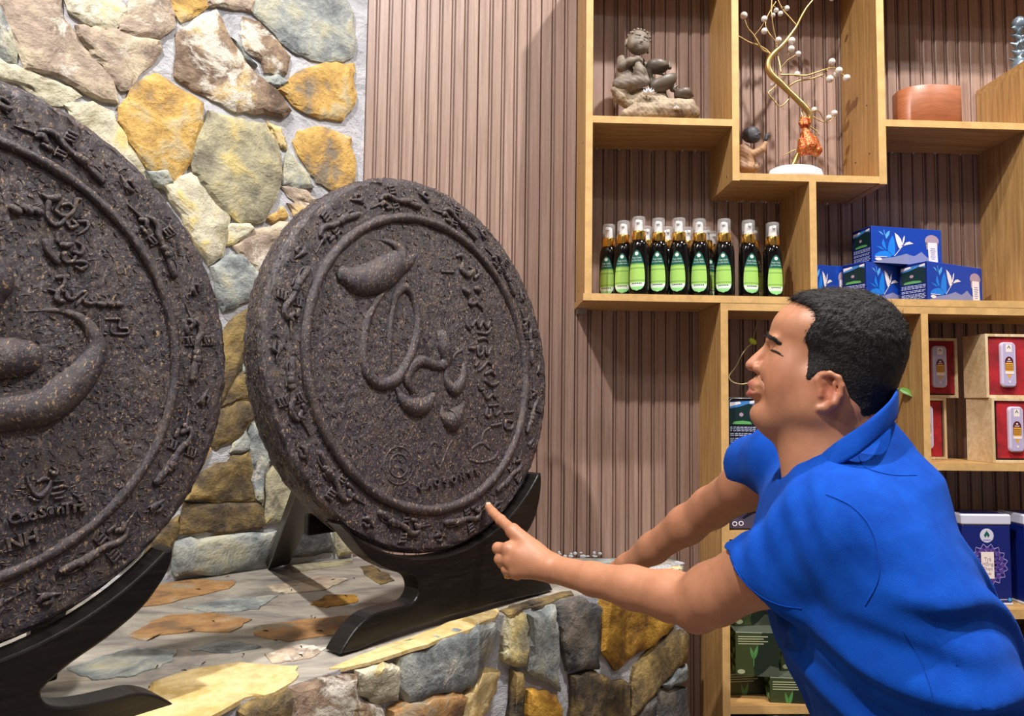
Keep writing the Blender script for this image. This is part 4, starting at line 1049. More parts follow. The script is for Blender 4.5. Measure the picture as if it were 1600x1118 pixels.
def front_design(S):
    it = [(S['leaf'], fr([(770,600),(785,480),(810,390),(838,330),(862,440),(866,600),(860,720),(820,700),(785,660)]), 0),
          (S['leaf'], fr([(600,745),(612,700),(660,650),(730,625),(790,640),(830,700),(800,745)]), 0),
          (S['leaf'], fr([(695,500),(712,400),(735,480),(755,610),(715,560)]), 0), (S['leaf'], fr([(615,540),(680,560),(735,610),(690,600)]), 0),
          (S['lite'], fr([(650,265),(690,280),(722,345),(685,310)]), 1), (S['lite'], fr([(738,335),(770,270),(803,245),(790,330),(752,405)]), 1), (S['lite'], fr([(720,240),(728,235),(738,330),(730,330)]), 1),
          (S['mount'], fr([(570,855),(610,830),(700,775),(850,735),(930,700),(1010,660),(1060,685),(1110,700),(1150,665),(1205,610),(1255,680),(1300,725),(1300,855)]), 1),
          (S['pale'], fr([(862,280),(905,325),(940,390),(955,460),(948,530),(930,592),(905,540),(880,430)]), 2), (S['pale'], fr([(952,500),(972,360),(992,320),(988,400),(965,505)]), 2),
          (S['pale'], fr([(970,515),(1005,452),(1050,430),(1105,465),(1040,485)]), 2), (S['pale'], fr(line(852, 720, 960, 520, 4)), 2), (S['pale'], fr(line(605, 745, 760, 740, 5)), 2),
          (S['ring'], fr(circ(1345, 390, 92, 110)), 2), (S['ring'], fr([(1265, 420), (1425, 420), (1415, 560), (1275, 560)]), 2), (S['pale'], fr([(1288,425),(1410,425),(1420,835),(1300,835)]), 3), (S['pale'], fr(circ(648, 787, 45, 28)), 3)]
    for k, (a, b_) in enumerate([(1325, 1385), (1318, 1392), (1325, 1385), (1330, 1380), (1322, 1388), (1335, 1378)]): it.append((S['mount'], fr(line(a, 540+k*38, b_, 540+k*38, 7)), 4))
    return it
def side_design(S):
    it = [(S['wood_'], [(.07, .46), (.93, .46), (.93, .93), (.07, .90)], 0), (S['sky'], [(.07, .78), (.4, .82), (.7, .88), (.93, .84), (.93, .94), (.07, .91)], 1), (S['pale'], [(.07, .82), (.45, .88), (.4, .92), (.07, .90)], 2), (S['pale'], [(.72, .88), (.92, .89), (.92, .95), (.74, .93)], 2),
          (S['grass'], [(.15, .47), (.8, .47), (.75, .52), (.5, .54), (.2, .52)], 1), (S['ring'], circ(.45, .66, .07, .04), 2)]
    r = random.Random(3)
    for k, z in enumerate([.40, .365, .33, .27, .235, .175, .14, .105, .065]):
        x = .08
        while x < .9:
            L = r.uniform(.05, .14); it.append((S['text'], [(x, z), (min(.93, x+L), z+.004), (min(.93, x+L), z+.020), (x, z+.016)], 1)); x += L+.025
    return it
def carton(name, corner, yaw, w, d, h, S, label, group, extra=None, back=False):
    u = np.array([cos(yaw), sin(yaw), 0.]); q = np.array([-sin(yaw), cos(yaw), 0.]); c = np.array(corner, float)
    r = thing(name, tuple(c+u*w/2+q*d/2), label, 'box', group)
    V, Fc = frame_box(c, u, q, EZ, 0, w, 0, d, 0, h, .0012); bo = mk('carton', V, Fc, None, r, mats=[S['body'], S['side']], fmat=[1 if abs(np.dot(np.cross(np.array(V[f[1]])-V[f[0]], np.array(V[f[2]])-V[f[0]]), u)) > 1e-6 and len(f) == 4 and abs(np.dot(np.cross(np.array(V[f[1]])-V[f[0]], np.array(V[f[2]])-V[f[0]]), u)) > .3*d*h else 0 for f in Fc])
    prints(bo, c-q*.0, u, EZ, -q, front_design(S), 'front_print', w, h)
    prints(bo, c+q*d, -q, EZ, -u, side_design(S), 'side_print', d, h)
    return r
g = 'blue tea cartons'
zc = Z0+.0006; hb_ = .113
def cor(px, Y, z): p = atY(px, 460, Y); return (p[0], Y, z)
carton('tea_carton', cor(1450, 1.992, zc), radians(23), .25, .089, hb_, BL, 'blue tea carton at the right end of the bottom row, leaf print front', g)
carton('tea_carton', cor(1354.6, 2.015, zc), radians(27), .25, .080, hb_, BL, 'blue tea carton in the middle of the bottom row, behind the right one', g)
carton('tea_carton', (1.0, 2.06, zc), radians(8), .25, .088, hb_, BL, 'blue tea carton at the left, half hidden behind the upright', g) if False else carton('tea_carton', cor(1266, 2.075, zc), radians(10), .125, .08, hb_, BL, 'blue tea carton at the far left, partly behind the upright', g)
carton('tea_carton', (atY(1371, 400, 2.0)[0], 2.03, zc+hb_+.0008), radians(9), .236, .085, hb_-.005, BL, 'topmost blue tea carton lying on the other blue cartons', g)
# black cartons in the cabinet
BK = dict(BL); BK['body'] = flat('black_card', srgb('#17141d'), .35); BK['side'] = flat('black_card_side', srgb('#14121a'), .35); BK['leaf'] = flat('plum_print', srgb('#3a3350'), .4); BK['lite'] = flat('plum_pale_print', srgb('#6a6080'), .4); BK['mount'] = flat('plum_slate', srgb('#4a4358'), .4)
def upright_box(corner, yaw, w, d, h, label, group, kind):
    u = np.array([cos(yaw), sin(yaw), 0.]); q = np.array([-sin(yaw), cos(yaw), 0.]); c = np.array(corner, float)
    r = thing('tea_carton', tuple(c+u*w/2+q*d/2), label, 'box', group)
    V, Fc = frame_box(c, u, q, EZ, 0, w, 0, d, 0, h, .0015); bo = mk('carton', V, Fc, BK['body'], r)
    if kind == 0:
        it = [(BK['leaf'], leafpoly(.2, .15, .75, .62, .22), 0), (BK['leaf'], leafpoly(.25, .3, .3, .8, .2), 0), (BK['leaf'], leafpoly(.5, .5, .9, .85, .2), 0), (BK['lite'], leafpoly(.45, .35, .85, .40, .14), 1), (BK['lite'], leafpoly(.6, .55, .55, .8, .12), 1), (BK['mount'], [(0, .02), (1, .02), (1, .16), (.7, .2), (.4, .13), (.2, .17), (0, .12)], 0),
              (BK['pale'], circ(.14, .075, .075, .03), 2), (BK['pale'], circ(.32, .08, .075, .03), 2), (BK['leaf'], circ(.14, .075, .045, .018), 3), (BK['leaf'], circ(.32, .08, .045, .018), 3)]
        prints(bo, c, u, EZ, -q, it, 'front_print', w, h)
        prints(bo, c+u*w, q, EZ, u, side_design(BK), 'side_print', d, h*.5)
    else:
        prints(bo, c, u, EZ, -q, side_design(BK), 'front_print', w, h)
        m = flat('silver_edge', (.5, .5, .52), .3, .6)
        P = [c+u*x+EZ*z-q*.0012 for x, z in ((.002, .002), (.002, h-.012), (.012, h-.002), (w-.012, h-.002), (w-.002, h-.012), (w-.002, .002))]
        V, Fc = tube(P, .0009, 6); mk('silver_border', V, Fc, m, bo, smooth=True)
    return r
upright_box((.683, 2.00, ZA+.0006), radians(2), .10, .10, .225, 'tall black tea carton with plum leaves standing on the cabinet shelf', 'black tea cartons', 0)
upright_box((.798, 2.02, ZA+.0006), radians(12), .10, .10, .225, 'tall black tea carton behind the far sleeve, right of the first', 'black tea cartons', 0)
upright_box((.686, 2.02, ZA+.2268), radians(-3), .085, .09, .142, 'small black tea carton with landscape photo, resting on the tall black ones', 'black tea cartons', 1)
# camouflage-green cartons stacked low in the cabinet
def camo():
    m, nt, p = nmat('camouflage_card'); v = coords(nt, (1, 1, 1), 0); vo = nt.nodes.new('ShaderNodeTexVoronoi'); vo.inputs['Scale'].default_value = 85; nt.links.new(v, vo.inputs['Vector'])
    g = nt.nodes.new('ShaderNodeSeparateColor'); nt.links.new(vo.outputs['Color'], g.inputs[0])
    ramp(nt, [(0, srgb('#10180e')), (.3, srgb('#2c4423')), (.55, srgb('#5f8a4c')), (.75, srgb('#9dbf86')), (.88, srgb('#14190f'))], g.outputs[0], p.inputs['Base Color'], 'CONSTANT'); p.inputs['Roughness'].default_value = .4; return m
M['camo'] = camo(); GR = dict(body=flat('olive_card', srgb('#3a4524'), .4), dk=flat('dark_green_card', srgb('#18271c'), .4), leaf=flat('green_print', srgb('#4f8a4a'), .4), txt=flat('olive_text', srgb('#aab08a'), .4), top=flat('grey_green_card', srgb('#4c5346'), .45))
def camo_box(corner, yaw, w, d, h, label):
    u = np.array([cos(yaw), sin(yaw), 0.]); q = np.array([-sin(yaw), cos(yaw), 0.]); c = np.array(corner, float)
    r = thing('tea_carton', tuple(c+u*w/2+q*d/2), label, 'box', 'camouflage tea cartons')
    V, Fc = frame_box(c, u, q, EZ, 0, w, 0, d, 0, h, .0012); fm = []
    for f in Fc:
        n_ = np.cross(np.array(V[f[1]])-V[f[0]], np.array(V[f[2]])-V[f[0]]); n_ /= np.linalg.norm(n_)+1e-12; fm.append(2 if n_[2] > .9 else 1 if abs(n_@u) > .9 else 0)
    bo = mk('carton', V, Fc, None, r, mats=[GR['body'], M['camo'], GR['top']], fmat=fm)
    it = [(GR['dk'], [(.45, .0), (1, 0), (1, 1), (.62, 1), (.5, .6), (.4, .3)], 0), (GR['leaf'], leafpoly(.42, .38, .34, .68, .12), 1), (GR['leaf'], leafpoly(.42, .38, .52, .72, .12), 1), (GR['leaf'], leafpoly(.42, .20, .42, .45, .05), 1), (GR['txt'], circ(.13, .10, .09, .055), 2), (GR['top'], [(.5, 0), (1, 0), (1, .2), (.8, .25), (.65, .1)], 1)]
    for k in range(4): it.append((GR['txt'], line(.06, .90-k*.055, .75-.1*(k % 2), .91-k*.055, .012), 2))
    prints(bo, c, u, EZ, -q, it, 'front_print', w, h)
    it = []
    for k in range(7): it.append((GR['txt'], line(.1, .85-k*.11, .9, .85-k*.11, .01), 0))
    prints(bo, c+u*w, q, EZ, u, [(GR['body'], [(.04, .04), (.96, .04), (.96, .96), (.04, .96)], -.5)]+it, 'side_print', d, h)
H = .118; zb = .354
box('shelf_board', M['oak_x'], .675, 1.229, YF+.002, YW-.013, zb-.022, zb, ls)
CB = [(0, .70, 2.02, 4), (0, .85, 2.00, -8), (0, 1.0, 2.02, 5), (1, .70, 2.01, -4), (1, .85, 2.02, 6), (1, 1.0, 2.03, -3), (2, .69, 2.05, 3), (2, .792, 2.00, -6), (2, .93, 2.02, 5),
      (3, .700, 2.01, -5), (3, .842, 2.045, 8), (3, .98, 2.03, -4), (4, .715, 2.06, 9), (4, .85, 2.02, -14), (4, .99, 2.04, 3)]
rows = ['bottom', 'second', 'third', 'fourth', 'top']; cols_ = ['left', 'middle', 'right']
for i, (lv, x, y, a) in enumerate(CB):
    camo_box((x, y, zb+.0006+lv*(H+.0006)), radians(a), .118, .10, H, f'camouflage-green tea carton, {cols_[i%3]} of the {rows[lv]} layer in the low stack')

# ---------------------------------------------------------------- pine gift boxes with red velvet
M['velvet'] = stone_mat('red_velvet', [srgb('#7d0f18'), srgb('#a5131f'), srgb('#b81a27')], 2, .8, .1); M['black_card'] = flat('black_tray', (.012, .011, .012), .5)
M['pod'] = flat('frosted_plastic', srgb('#cfc4dc'), .18, coat=.5); M['amber'] = flat('amber_print', srgb('#e3a437'), .4); M['maroon'] = flat('maroon_print', srgb('#5a1520'), .4); M['cream_p'] = flat('cream_print', srgb('#f1e3dc'), .4); M['lilac'] = flat('lilac_print', srgb('#b9aed2'), .3)
def gift(x, y, z, w, d, h, yaw, label, inx=0, iny=0):
    u = np.array([cos(yaw), sin(yaw), 0.]); q = np.array([-sin(yaw), cos(yaw), 0.]); c = np.array([x, y, z])
    r = thing('gift_box', tuple(c+u*w/2+q*d/2), label, 'box', 'pine gift boxes')
    def part(nm, m, *a, bev=.0006, par=None):
        V, Fc = frame_box(c, u, q, EZ, *a, bev); return mk(nm, V, Fc, m, par or r)
    t = .008
    part('side_board', M['pale_wood'], 0, t, 0, d, 0, h); part('side_board', M['pale_wood'], w-t, w, 0, d, 0, h)
    part('side_board', M['pale_wood'], t, w-t, 0, d, h-t, h); part('side_board', M['pale_wood'], t, w-t, 0, d, 0, t)
    part('back_board', M['pale_wood'], t, w-t, d-t, d, t, h-t)
    part('tray', M['black_card'], t+.0005, w-t-.0005, .008, d-t-.001, t+.0005, h-t-.0005)
    v = part('velvet_pad', M['velvet'], t+.001+max(0, inx), w-t-.001+min(0, inx), .004, .009, t+.001+iny, h-t-.001, bev=.001)
    pw, ph = .044, h*.70; cx, cz = w/2+inx*.6, h*.52
    P = []
    for sx, sz, a0 in ((1, 1, 0), (-1, 1, 90), (-1, -1, 180), (1, -1, 270)):
        for k in range(5):
            a = radians(a0+k*22.5); P.append((cx+sx*(pw/2-.011)+.011*cos(a), cz+sz*(ph/2-.011)+.011*sin(a)))
    V = []; n = len(P)
    for s, hh in ((1, .004), (1, -.001), (.93, -.0042), (.80, -.0052)):
        for a, b_ in P: V.append(c+u*(cx+(a-cx)*s)+EZ*(cz+(b_-cz)*(1-(1-s)*pw/ph))+q*hh)
    Fc = [(k*n+i, (k+1)*n+i, (k+1)*n+(i+1) % n, k*n+(i+1) % n)[::-1] for k in range(3) for i in range(n)]+[tuple(range(3*n, 4*n))]
    pod = mk('plastic_pod', V, Fc, M['pod'], r, smooth=False)
    o2 = c+u*(cx-pw/2)+EZ*(cz-ph/2)-q*.0054
    it = [(M['lilac'], [(.14, .03), (.86, .03), (.86, .97), (.14, .97)], 0), (M['cream_p'], [(.3, .78), (.7, .78), (.7, .95), (.3, .95)], 1), (M['mint' if False else 'lab_dark'], [(.38, .86), (.5, .93), (.62, .86), (.56, .86), (.5, .90), (.44, .86)], 2),
          (M['maroon'], [(.22, .38)]+[(.5-.28*cos(pi*k/10), .56+.12*sin(pi*k/10)) for k in range(11)]+[(.78, .38)], 1), (M['amber'], [(.25, .35), (.75, .35), (.75, .54), (.25, .54)], 2), (M['cream_p'], [(.22, .29), (.80, .29), (.80, .35), (.22, .35)], 2),
          (M['cream_p'], circ(.5, .62, .07, .018), 2), (M['cream_p'], [(.34, .565), (.66, .565), (.66, .58), (.34, .58)], 2), (M['rust_p'] if 'rust_p' in M else M['amber'], [(.35, .28), (.65, .28), (.5, .18)], 1), (M['cream_p'], [(.4, .14), (.6, .14), (.5, .08)], 2)]
    for k, z_ in enumerate((.49, .455, .415, .38)): 
        for j in range(5): it.append((M['maroon'], [(.29+j*.088, z_), (.29+j*.088+.06, z_), (.29+j*.088+.06, z_+.018), (.29+j*.088, z_+.018)], 3))
    prints(pod, o2, u, EZ, -q, it, 'pod_label', pw, ph)
    return r
hg = .1835
gift(atY(1541.5, 600, 2.0)[0], 2.0, ZB+.001+hg, .128, .098, hg, 0, 'pine gift box with red velvet, upper right, nearest the front edge')
gift(atY(1548.5, 600, 1.992)[0], 1.992, ZB+.0005, .128, .105, hg, radians(2), 'pine gift box with red velvet, lower right, black tray edge showing', inx=.009, iny=.004)
gift(1.290, 2.103, ZB+.001+hg, .125, .076, hg-.004, 0, 'pine gift box with dark red velvet, upper left, set back by the upright', inx=.008, iny=.003)
gift(1.2515, 2.103, ZB+.0005, .125, .076, hg, 0, 'pine gift box with red velvet, lower left, half behind the upright', inx=-.004)

# ---------------------------------------------------------------- blue tins
M['tin'] = flat('navy_tin', srgb('#101f6d'), .28, coat=.4); M['lid'] = flat('white_lid', srgb('#cfcfe2'), .3); M['man'] = flat('mandala_line', srgb('#9b8cd0'), .35); M['mau'] = flat('mandala_mauve', srgb('#5a3f8f'), .35); M['cyan'] = flat('cyan_dot', srgb('#3aa3e0'), .35)
def tin(x, y, w, d, h, yaw, label):
    u = np.array([cos(yaw), sin(yaw), 0.]); q = np.array([-sin(yaw), cos(yaw), 0.]); c = np.array([x, y, ZT+.0006])
    r = thing('tea_tin', tuple(c+u*w/2+q*d/2), label, 'tin', 'navy tea tins')
    V, Fc = frame_box(c, u, q, EZ, 0, w, 0, d, 0, .006, .001); mk('base_rim', V, Fc, M['lid'], r)
    V, Fc = frame_box(c, u, q, EZ, .001, w-.001, .001, d-.001, .006, h-.03, .003); bo = mk('body', V, Fc, M['tin'], r)
    V, Fc = frame_box(c, u, q, EZ, -.0012, w+.0012, -.0012, d+.0012, h-.03, h, .004); lid = mk('lid', V, Fc, M['lid'], r)
    V, Fc = frame_box(c, u, q, EZ, .012, w-.012, .012, d-.012, h, h+.001, .0004); mk('lid_panel', V, Fc, M['tin'], lid)
    H2 = h; it = [(M['lid'], circ(.5, .765, .14, .078, 28), 0), (M['lab_dark'], [(.44, .77), (.5, .82), (.56, .77), (.53, .74), (.5, .77), (.47, .74)], 1), (M['man'], line(.42, .715, .58, .715, .006), 1)]
    cx, cy, ax, ay = .5, .44, .40, .225
    for k in range(16):
        a = 2*pi*k/16; b_ = 2*pi*(k+.5)/16; c2 = 2*pi*(k+1)/16
        p0 = (cx+ax*.86*cos(a), cy+ay*.86*sin(a)); p1 = (cx+ax*1.05*cos(b_), cy+ay*1.05*sin(b_)); p2 = (cx+ax*.86*cos(c2), cy+ay*.86*sin(c2))
        it += [(M['man'], line(*p0, *p1, .005), 1), (M['man'], line(*p1, *p2, .005), 1), (M['mau'], circ(cx+ax*.78*cos(a), cy+ay*.78*sin(a), .055, .032, 8), 0), (M['mau'], leafpoly(cx, cy, cx+ax*.7*cos(b_), cy+ay*.7*sin(b_), .12), -.3)]
        it += [(M['man'], line(cx+ax*.62*cos(a), cy+ay*.62*sin(a), cx+ax*.78*cos(b_), cy+ay*.78*sin(b_), .004), 1)]
    it += [(M['cream_p'], [(.37, .29), (.63, .29), (.63, .585), (.37, .585)], 2), (M['cyan'], circ(.93, .062, .035, .02), 1), (M['lid'], line(.72, .06, .88, .062, .004), 1)]
    f_ = prints(bo, c+q*.001, u, EZ, -q, it, 'front_print', w, H2)
    pz = []
    for s, z_, sz in (('Trà', .505, .0145), ('Hồng', .452, .0145), ('Shan', .40, .0145), ('tuyết', .345, .009)):
        v, fc = text2d(s, sz); pz.append((place2d(v, c+u*w*.5+EZ*z_*H2+q*.001, u, EZ, -q, .0013), fc))
    V, Fc, _ = merge(pz); mk('lettering', V, Fc, M['mount_p'] if 'mount_p' in M else M['ring_p'] if 'ring_p' in M else BL['ring'], bo)
tx = atY(1505.5, 900, 2.02)[0]
tin(tx, 2.02, .143, .1, .254, 0, 'navy tea tin with white lid and mandala print, whole in view')
tin(atY(1603, 900, 2.02)[0], 2.02, .143, .1, .254, radians(4), 'navy tea tin with white lid, cut off by the right picture edge')
bc = thing('cardboard_carton', (1.55, 2.08, .482), 'brown cardboard carton on the lowest visible cabinet shelf at the right edge', 'box')
x0 = atY(1576, 1000, 2.03)[0]; kraft = flat('kraft_card', srgb('#7a5a45'), .6)
box('carton', kraft, x0, x0+.22, 2.03, 2.17, .4826, .80, bc, .001)
for a in (0, 1): box('flap', kraft, x0+.001+a*.1095, x0+.109+a*.110, 2.031, 2.169, .8002, .8026, bc, .0005)

# ---------------------------------------------------------------- oval wooden bowl block on the upper right shelf
M['terra'] = wood('reddish_wood', srgb('#9a5a3a'), srgb('#a4623f'), srgb('#ad6b47'), (.5, .5, 3), .4, scale=3)
def gp(px, Y): return (atY(px, 180, Y)[0], Y)
pl = [gp(1503, 2.005), gp(1480, 1.998), gp(1455, 1.999), gp(1430, 2.012), gp(1412, 2.032), gp(1400, 2.06), (gp(1396, 2.085)[0], 2.09), (gp(1402, 2.12)[0], 2.125), (gp(1430, 2.15)[0], 2.155), (gp(1470, 2.165)[0], 2.165), (gp(1500, 2.12)[0]+.002, 2.13), (gp(1505, 2.03)[0]+.002, 2.04)]
plm = [tuple(q) for q in spline(pl+[pl[0]], 5)[:-1]]; cxy = np.mean(np.array(plm), 0); n = len(plm); V = []
for s, z in ((.96, 0), (1, .004), (1, .114), (.97, .118), (.86, .118), (.84, .09), (.84, .02)):
    for x, y in plm: V.append((cxy[0]+(x-cxy[0])*s, cxy[1]+(y-cxy[1])*s, Z3+.0005+z))
Fc = [tuple(range(n))]+[(k*n+i, k*n+(i+1) % n, (k+1)*n+(i+1) % n, (k+1)*n+i) for k in range(6) for i in range(n)]+[tuple(range(6*n, 7*n))]
ob = mk('wooden_bowl', V, Fc, M['terra'], None, smooth=False); bm = bmesh.new(); bm.from_mesh(ob.data); bmesh.ops.recalc_face_normals(bm, faces=bm.faces[:]); bm.to_mesh(ob.data); bm.free()
ob.data.polygons.foreach_set('use_smooth', [True]*len(ob.data.polygons)); md = ob.modifiers.new('e', 'EDGE_SPLIT'); md.split_angle = radians(40)
tag(ob, 'plain reddish-brown straight-sided oval bowl on the upper right shelf', 'bowl')
# ================================================================ figurines, pearl tree, vine
def noise3(P, f, s=0):
    return (np.sin(P[:, 0]*f+1.3+s)*np.sin(P[:, 1]*f*1.1+2.1*s+.5)+np.sin(P[:, 1]*f*1.7+P[:, 2]*f*.9+s)*np.sin(P[:, 2]*f*1.3+.7)+.5*np.sin(P[:, 0]*f*2.3+P[:, 2]*f*2.1+s*2))/2.5
clay, nt, b = nmat('grey_clay'); vv = coords(nt, (1, 1, 1), 0); nn0 = noise(nt, vv, 60, 6, .6)
ramp(nt, [(.3, srgb('#5a5149')), (.6, srgb('#7f7366')), (.8, srgb('#988b7a'))], nn0, b.inputs['Base Color']); b.inputs['Roughness'].default_value = .6; bump(nt, b, nn0, .2, .001)
M['clay'] = clay; M['bronze'] = flat('dark_bronze_glaze', srgb('#5a4f44'), .45); M['rock'] = stone_mat('sand_rock', [srgb('#6b5b4a'), srgb('#94826c'), srgb('#b0a088'), srgb('#7c6c58')], 2, .7, .4)
M['lotus'] = flat('white_porcelain', (.8, .8, .84), .35); M['black_clay'] = flat('black_clay', srgb('#34333a'), .55); M['tan_clay'] = flat('tan_clay', srgb('#96714f'), .6)
YS = 2.075
def q3(x, y, dy=0.0, z4=4.444, ox=880, oy=0):
    p = atY(ox+x/z4, oy+y/z4, YS); return np.array([p[0], YS+dy, p[2]])
def mr(v): return v/4.444*YS/1120                                      # crop pixels to metres
def C4(S, rows, k=.006, dy=0.0):
    pts = [(*q3(r[0], r[1], (r[3] if len(r) > 3 else 0)), mr(r[2])) for r in rows]
    for a, b_ in zip(pts[:-1], pts[1:]): S.cap(a[:3], b_[:3], a[3], b_[3], k)
st = thing('monk_statue', tuple(q3(640, 818)), 'clay statue of a dozing child monk with leaf cups and white lotus on rock', 'statue')
ZS1 = Z1+.0008
def floorcut(P, d): return np.maximum(d, ZS1-P[:, 2])
S = Sdf()   # rock base
C4(S, [(440, 800, 45), (540, 780, 75), (650, 770, 70), (760, 770, 75), (850, 770, 70), (900, 790, 50)], .01)
C4(S, [(450, 690, 40, .015), (560, 680, 75, .015), (660, 690, 70, .012)], .012); C4(S, [(350, 625, 20), (400, 660, 48, .01), (470, 700, 45, .012)], .01); C4(S, [(360, 625, 22), (430, 622, 30), (510, 615, 18)], .006)
C4(S, [(700, 715, 20, -.01), (800, 725, 25, -.012), (880, 730, 28, -.008), (925, 770, 22)], .008)
for x, y in ((600, 790), (690, 800), (850, 760), (760, 800), (520, 800)): S.ell(q3(x, y, -.045), mr(np.array([28, 30, 24])), .008, op='s')
S.post = lambda P, d: np.maximum(d+.0014*noise3(P, 190)+.0008*noise3(P, 420, 2), ZS1-P[:, 2])
sdf_obj('rock', S, q3(300, 830, -.06), q3(970, 560, .06), .0016, M['rock'], st)
S = Sdf()   # child: body, arms, knees
C4(S, [(440, 585, 70, .008), (430, 510, 62, .01), (435, 440, 55, .01)], .012); C4(S, [(385, 585, 45), (480, 590, 42, -.015), (560, 588, 34, -.02)], .01)
C4(S, [(520, 580, 40, -.02), (520, 520, 40, -.022), (510, 485, 30, -.022)], .008); C4(S, [(560, 560, 30, -.012), (545, 500, 28, -.01)], .008)
C4(S, [(405, 425, 38, -.004), (400, 475, 34, -.015), (450, 455, 26, -.026), (505, 440, 20, -.026), (530, 442, 12, -.024)], .006)
C4(S, [(480, 420, 30, .01), (500, 430, 20, -.005)], .01)
for i in range(4): S.cap(q3(500+i*9, 436+i*3, -.029), q3(522+i*6, 446+i*5, -.031), .0016, .0014, .001)
S.post = lambda P, d: d+.0003*np.sin(P[:, 2]*500+P[:, 0]*300)*(P[:, 2] < q3(0, 480)[2])
sdf_obj('robed_body', S, q3(320, 640, -.06), q3(620, 370, .05), .0013, M['clay'], st)
S = Sdf()   # tilted head with snail curls, ears and sleeping face
hc = q3(512, 318, -.012); up = np.array([.22, -.1, .97]); up /= np.linalg.norm(up); fw = np.array([-.05, -.98, -.18]); fw -= up*fw@up; fw /= np.linalg.norm(fw); sd = np.cross(fw, up)
def hl(a, f, u): return hc+sd*mr(a)+fw*mr(f)+up*mr(u)
Rh = np.array([sd, fw, up])
S.ell(hl(0, 0, 8), mr(np.array([84, 80, 88])), .004, Rh); S.ell(hl(-38, 42, -38), mr(36), .012); S.ell(hl(38, 42, -38), mr(36), .012); S.ell(hl(0, 52, -62), mr(22), .008)
S.ell(hl(0, 82, -22), mr(9), .003); S.ell(hl(0, 74, -46), mr(np.array([16, 6, 5])), .002, Rh)
for s_ in (-1, 1):
    S.ell(hl(s_*88, 0, -20), mr(np.array([10, 16, 30])), .003, Rh); S.ell(hl(s_*33, 70, -2), mr(np.array([18, 8, 7])), .002, Rh); S.cap(hl(s_*14, 80, 20), hl(s_*50, 66, 22), mr(3), mr(2.5), .002)
    S.cap(hl(s_*18, 80, -8), hl(s_*50, 66, -8), mr(2.2), mr(2), .001, 's')
S.cap(hl(-14, 80, -46), hl(14, 80, -46), mr(1.6), mr(1.6), .001, 's')
sdf_obj('head', S, hc-.050, hc+.050, .0010, M['clay'], st)
pz = []
for k in range(46):
    z = .28+.72*(k+.5)/46; a = k*2.4; r = sqrt(1-z*z); d = sd*r*cos(a)+(-fw)*r*sin(a)+up*z
    if d@fw > .62: continue
    p = hc+up*mr(8)+d*mr(84); pz.append(uvs(p, mr(11), 8, 6))
V, Fc, _ = merge(pz); cu = mk('hair_curls', V, Fc, M['clay'], st, smooth=True); cu['kind'] = 'stuff'
S = Sdf()   # leaf cups
for (x, y, rx, ry, ang, dy) in ((655, 462, 80, 56, -.15, -.005), (685, 585, 112, 62, .50, -.012), (830, 655, 66, 50, .1, -.005)):
    c_ = q3(x, y, dy); R_ = rotm('Y', ang); S.ell(c_, mr(np.array([rx, 60, ry])), .004, R_)
    S.ell(c_+np.array([0, -.002, mr(ry*.95)]), mr(np.array([rx*.95, 52, ry*.72])), .003, R_, 's')
C4(S, [(570, 430, 14, .01), (590, 480, 16, .008), (560, 400, 8, .012)], .004); C4(S, [(700, 440, 14), (740, 470, 12), (735, 425, 6)], .004); C4(S, [(760, 620, 20), (785, 600, 12)], .006)
C4(S, [(860, 680, 16), (900, 660, 10)], .004); C4(S, [(600, 500, 16), (620, 560, 20, .01), (690, 640, 26, .012), (720, 690, 26, .01)], .01); C4(S, [(640, 505, 8), (700, 520, 7)], .004); C4(S, [(790, 690, 20, .01), (830, 715, 20, .008)], .008)
sdf_obj('leaf_cups', S, q3(540, 740, -.05), q3(920, 380, .05), .0014, M['bronze'], st)
pz = []
for (cx, cy, s_) in ((575, 690, 1), (765, 790, .55)):
    c_ = q3(cx, cy, -.035)
    for ring_, (n_, r_, h_) in enumerate(((7, 62, 20), (6, 44, 38), (5, 24, 50))):
        for k in range(n_):
            a = 2*pi*k/n_+ring_*.4; d = np.array([cos(a), sin(a)*.6, 0]); tip = c_+d*mr(r_*s_)+EZ*mr(h_*s_); w_ = np.array([-sin(a), cos(a)*.6, 0])*mr(15*s_); md_ = c_+d*mr(r_*.6*s_)+EZ*mr(h_*.35*s_)
            V = [c_, md_+w_, tip, md_-w_, md_-EZ*mr(7*s_)]; pz.append((V, [(0, 1, 4), (1, 2, 4), (2, 3, 4), (3, 0, 4), (0, 3, 2, 1)]))
V, Fc, _ = merge(pz[:18]); mk('lotus_flower', V, Fc, M['lotus'], st); V, Fc, _ = merge(pz[18:]); mk('lotus_flower', V, Fc, M['lotus'], st)

# ---- little black-faced monk in the corner of the middle box
YM = 2.06
def qm(x, y, dy=0.): p = atY(1130+x/3.726, y/3.726, YM); return np.array([p[0], YM+dy, p[2]])
def mm(v): return v/3.726*YM/1120
mo = thing('monk_figurine', tuple(qm(150, 1012)), 'small black-headed monk figurine raising one arm, beside the pearl tree', 'figurine')
S = Sdf(); ZM = Z2+.0008
for rows, k in (([(140, 965, 46), (130, 900, 42), (120, 870, 34)], .01), ([(165, 905, 26, -.01), (215, 880, 22, -.012), (235, 845, 15, -.012)], .006), ([(110, 905, 22, .0), (100, 960, 20, -.01)], .006), ([(110, 985, 28, -.012), (165, 990, 26, -.02), (180, 985, 24, -.02)], .006)):
    pts = [(*qm(r[0], r[1], (r[3] if len(r) > 3 else 0)), mm(r[2])) for r in rows]
    for a, b_ in zip(pts[:-1], pts[1:]): S.cap(a[:3], b_[:3], a[3], b_[3], k)
S.post = lambda P, d: np.maximum(d+.0002*np.sin(P[:, 2]*500+P[:, 0]*400), ZM-P[:, 2])
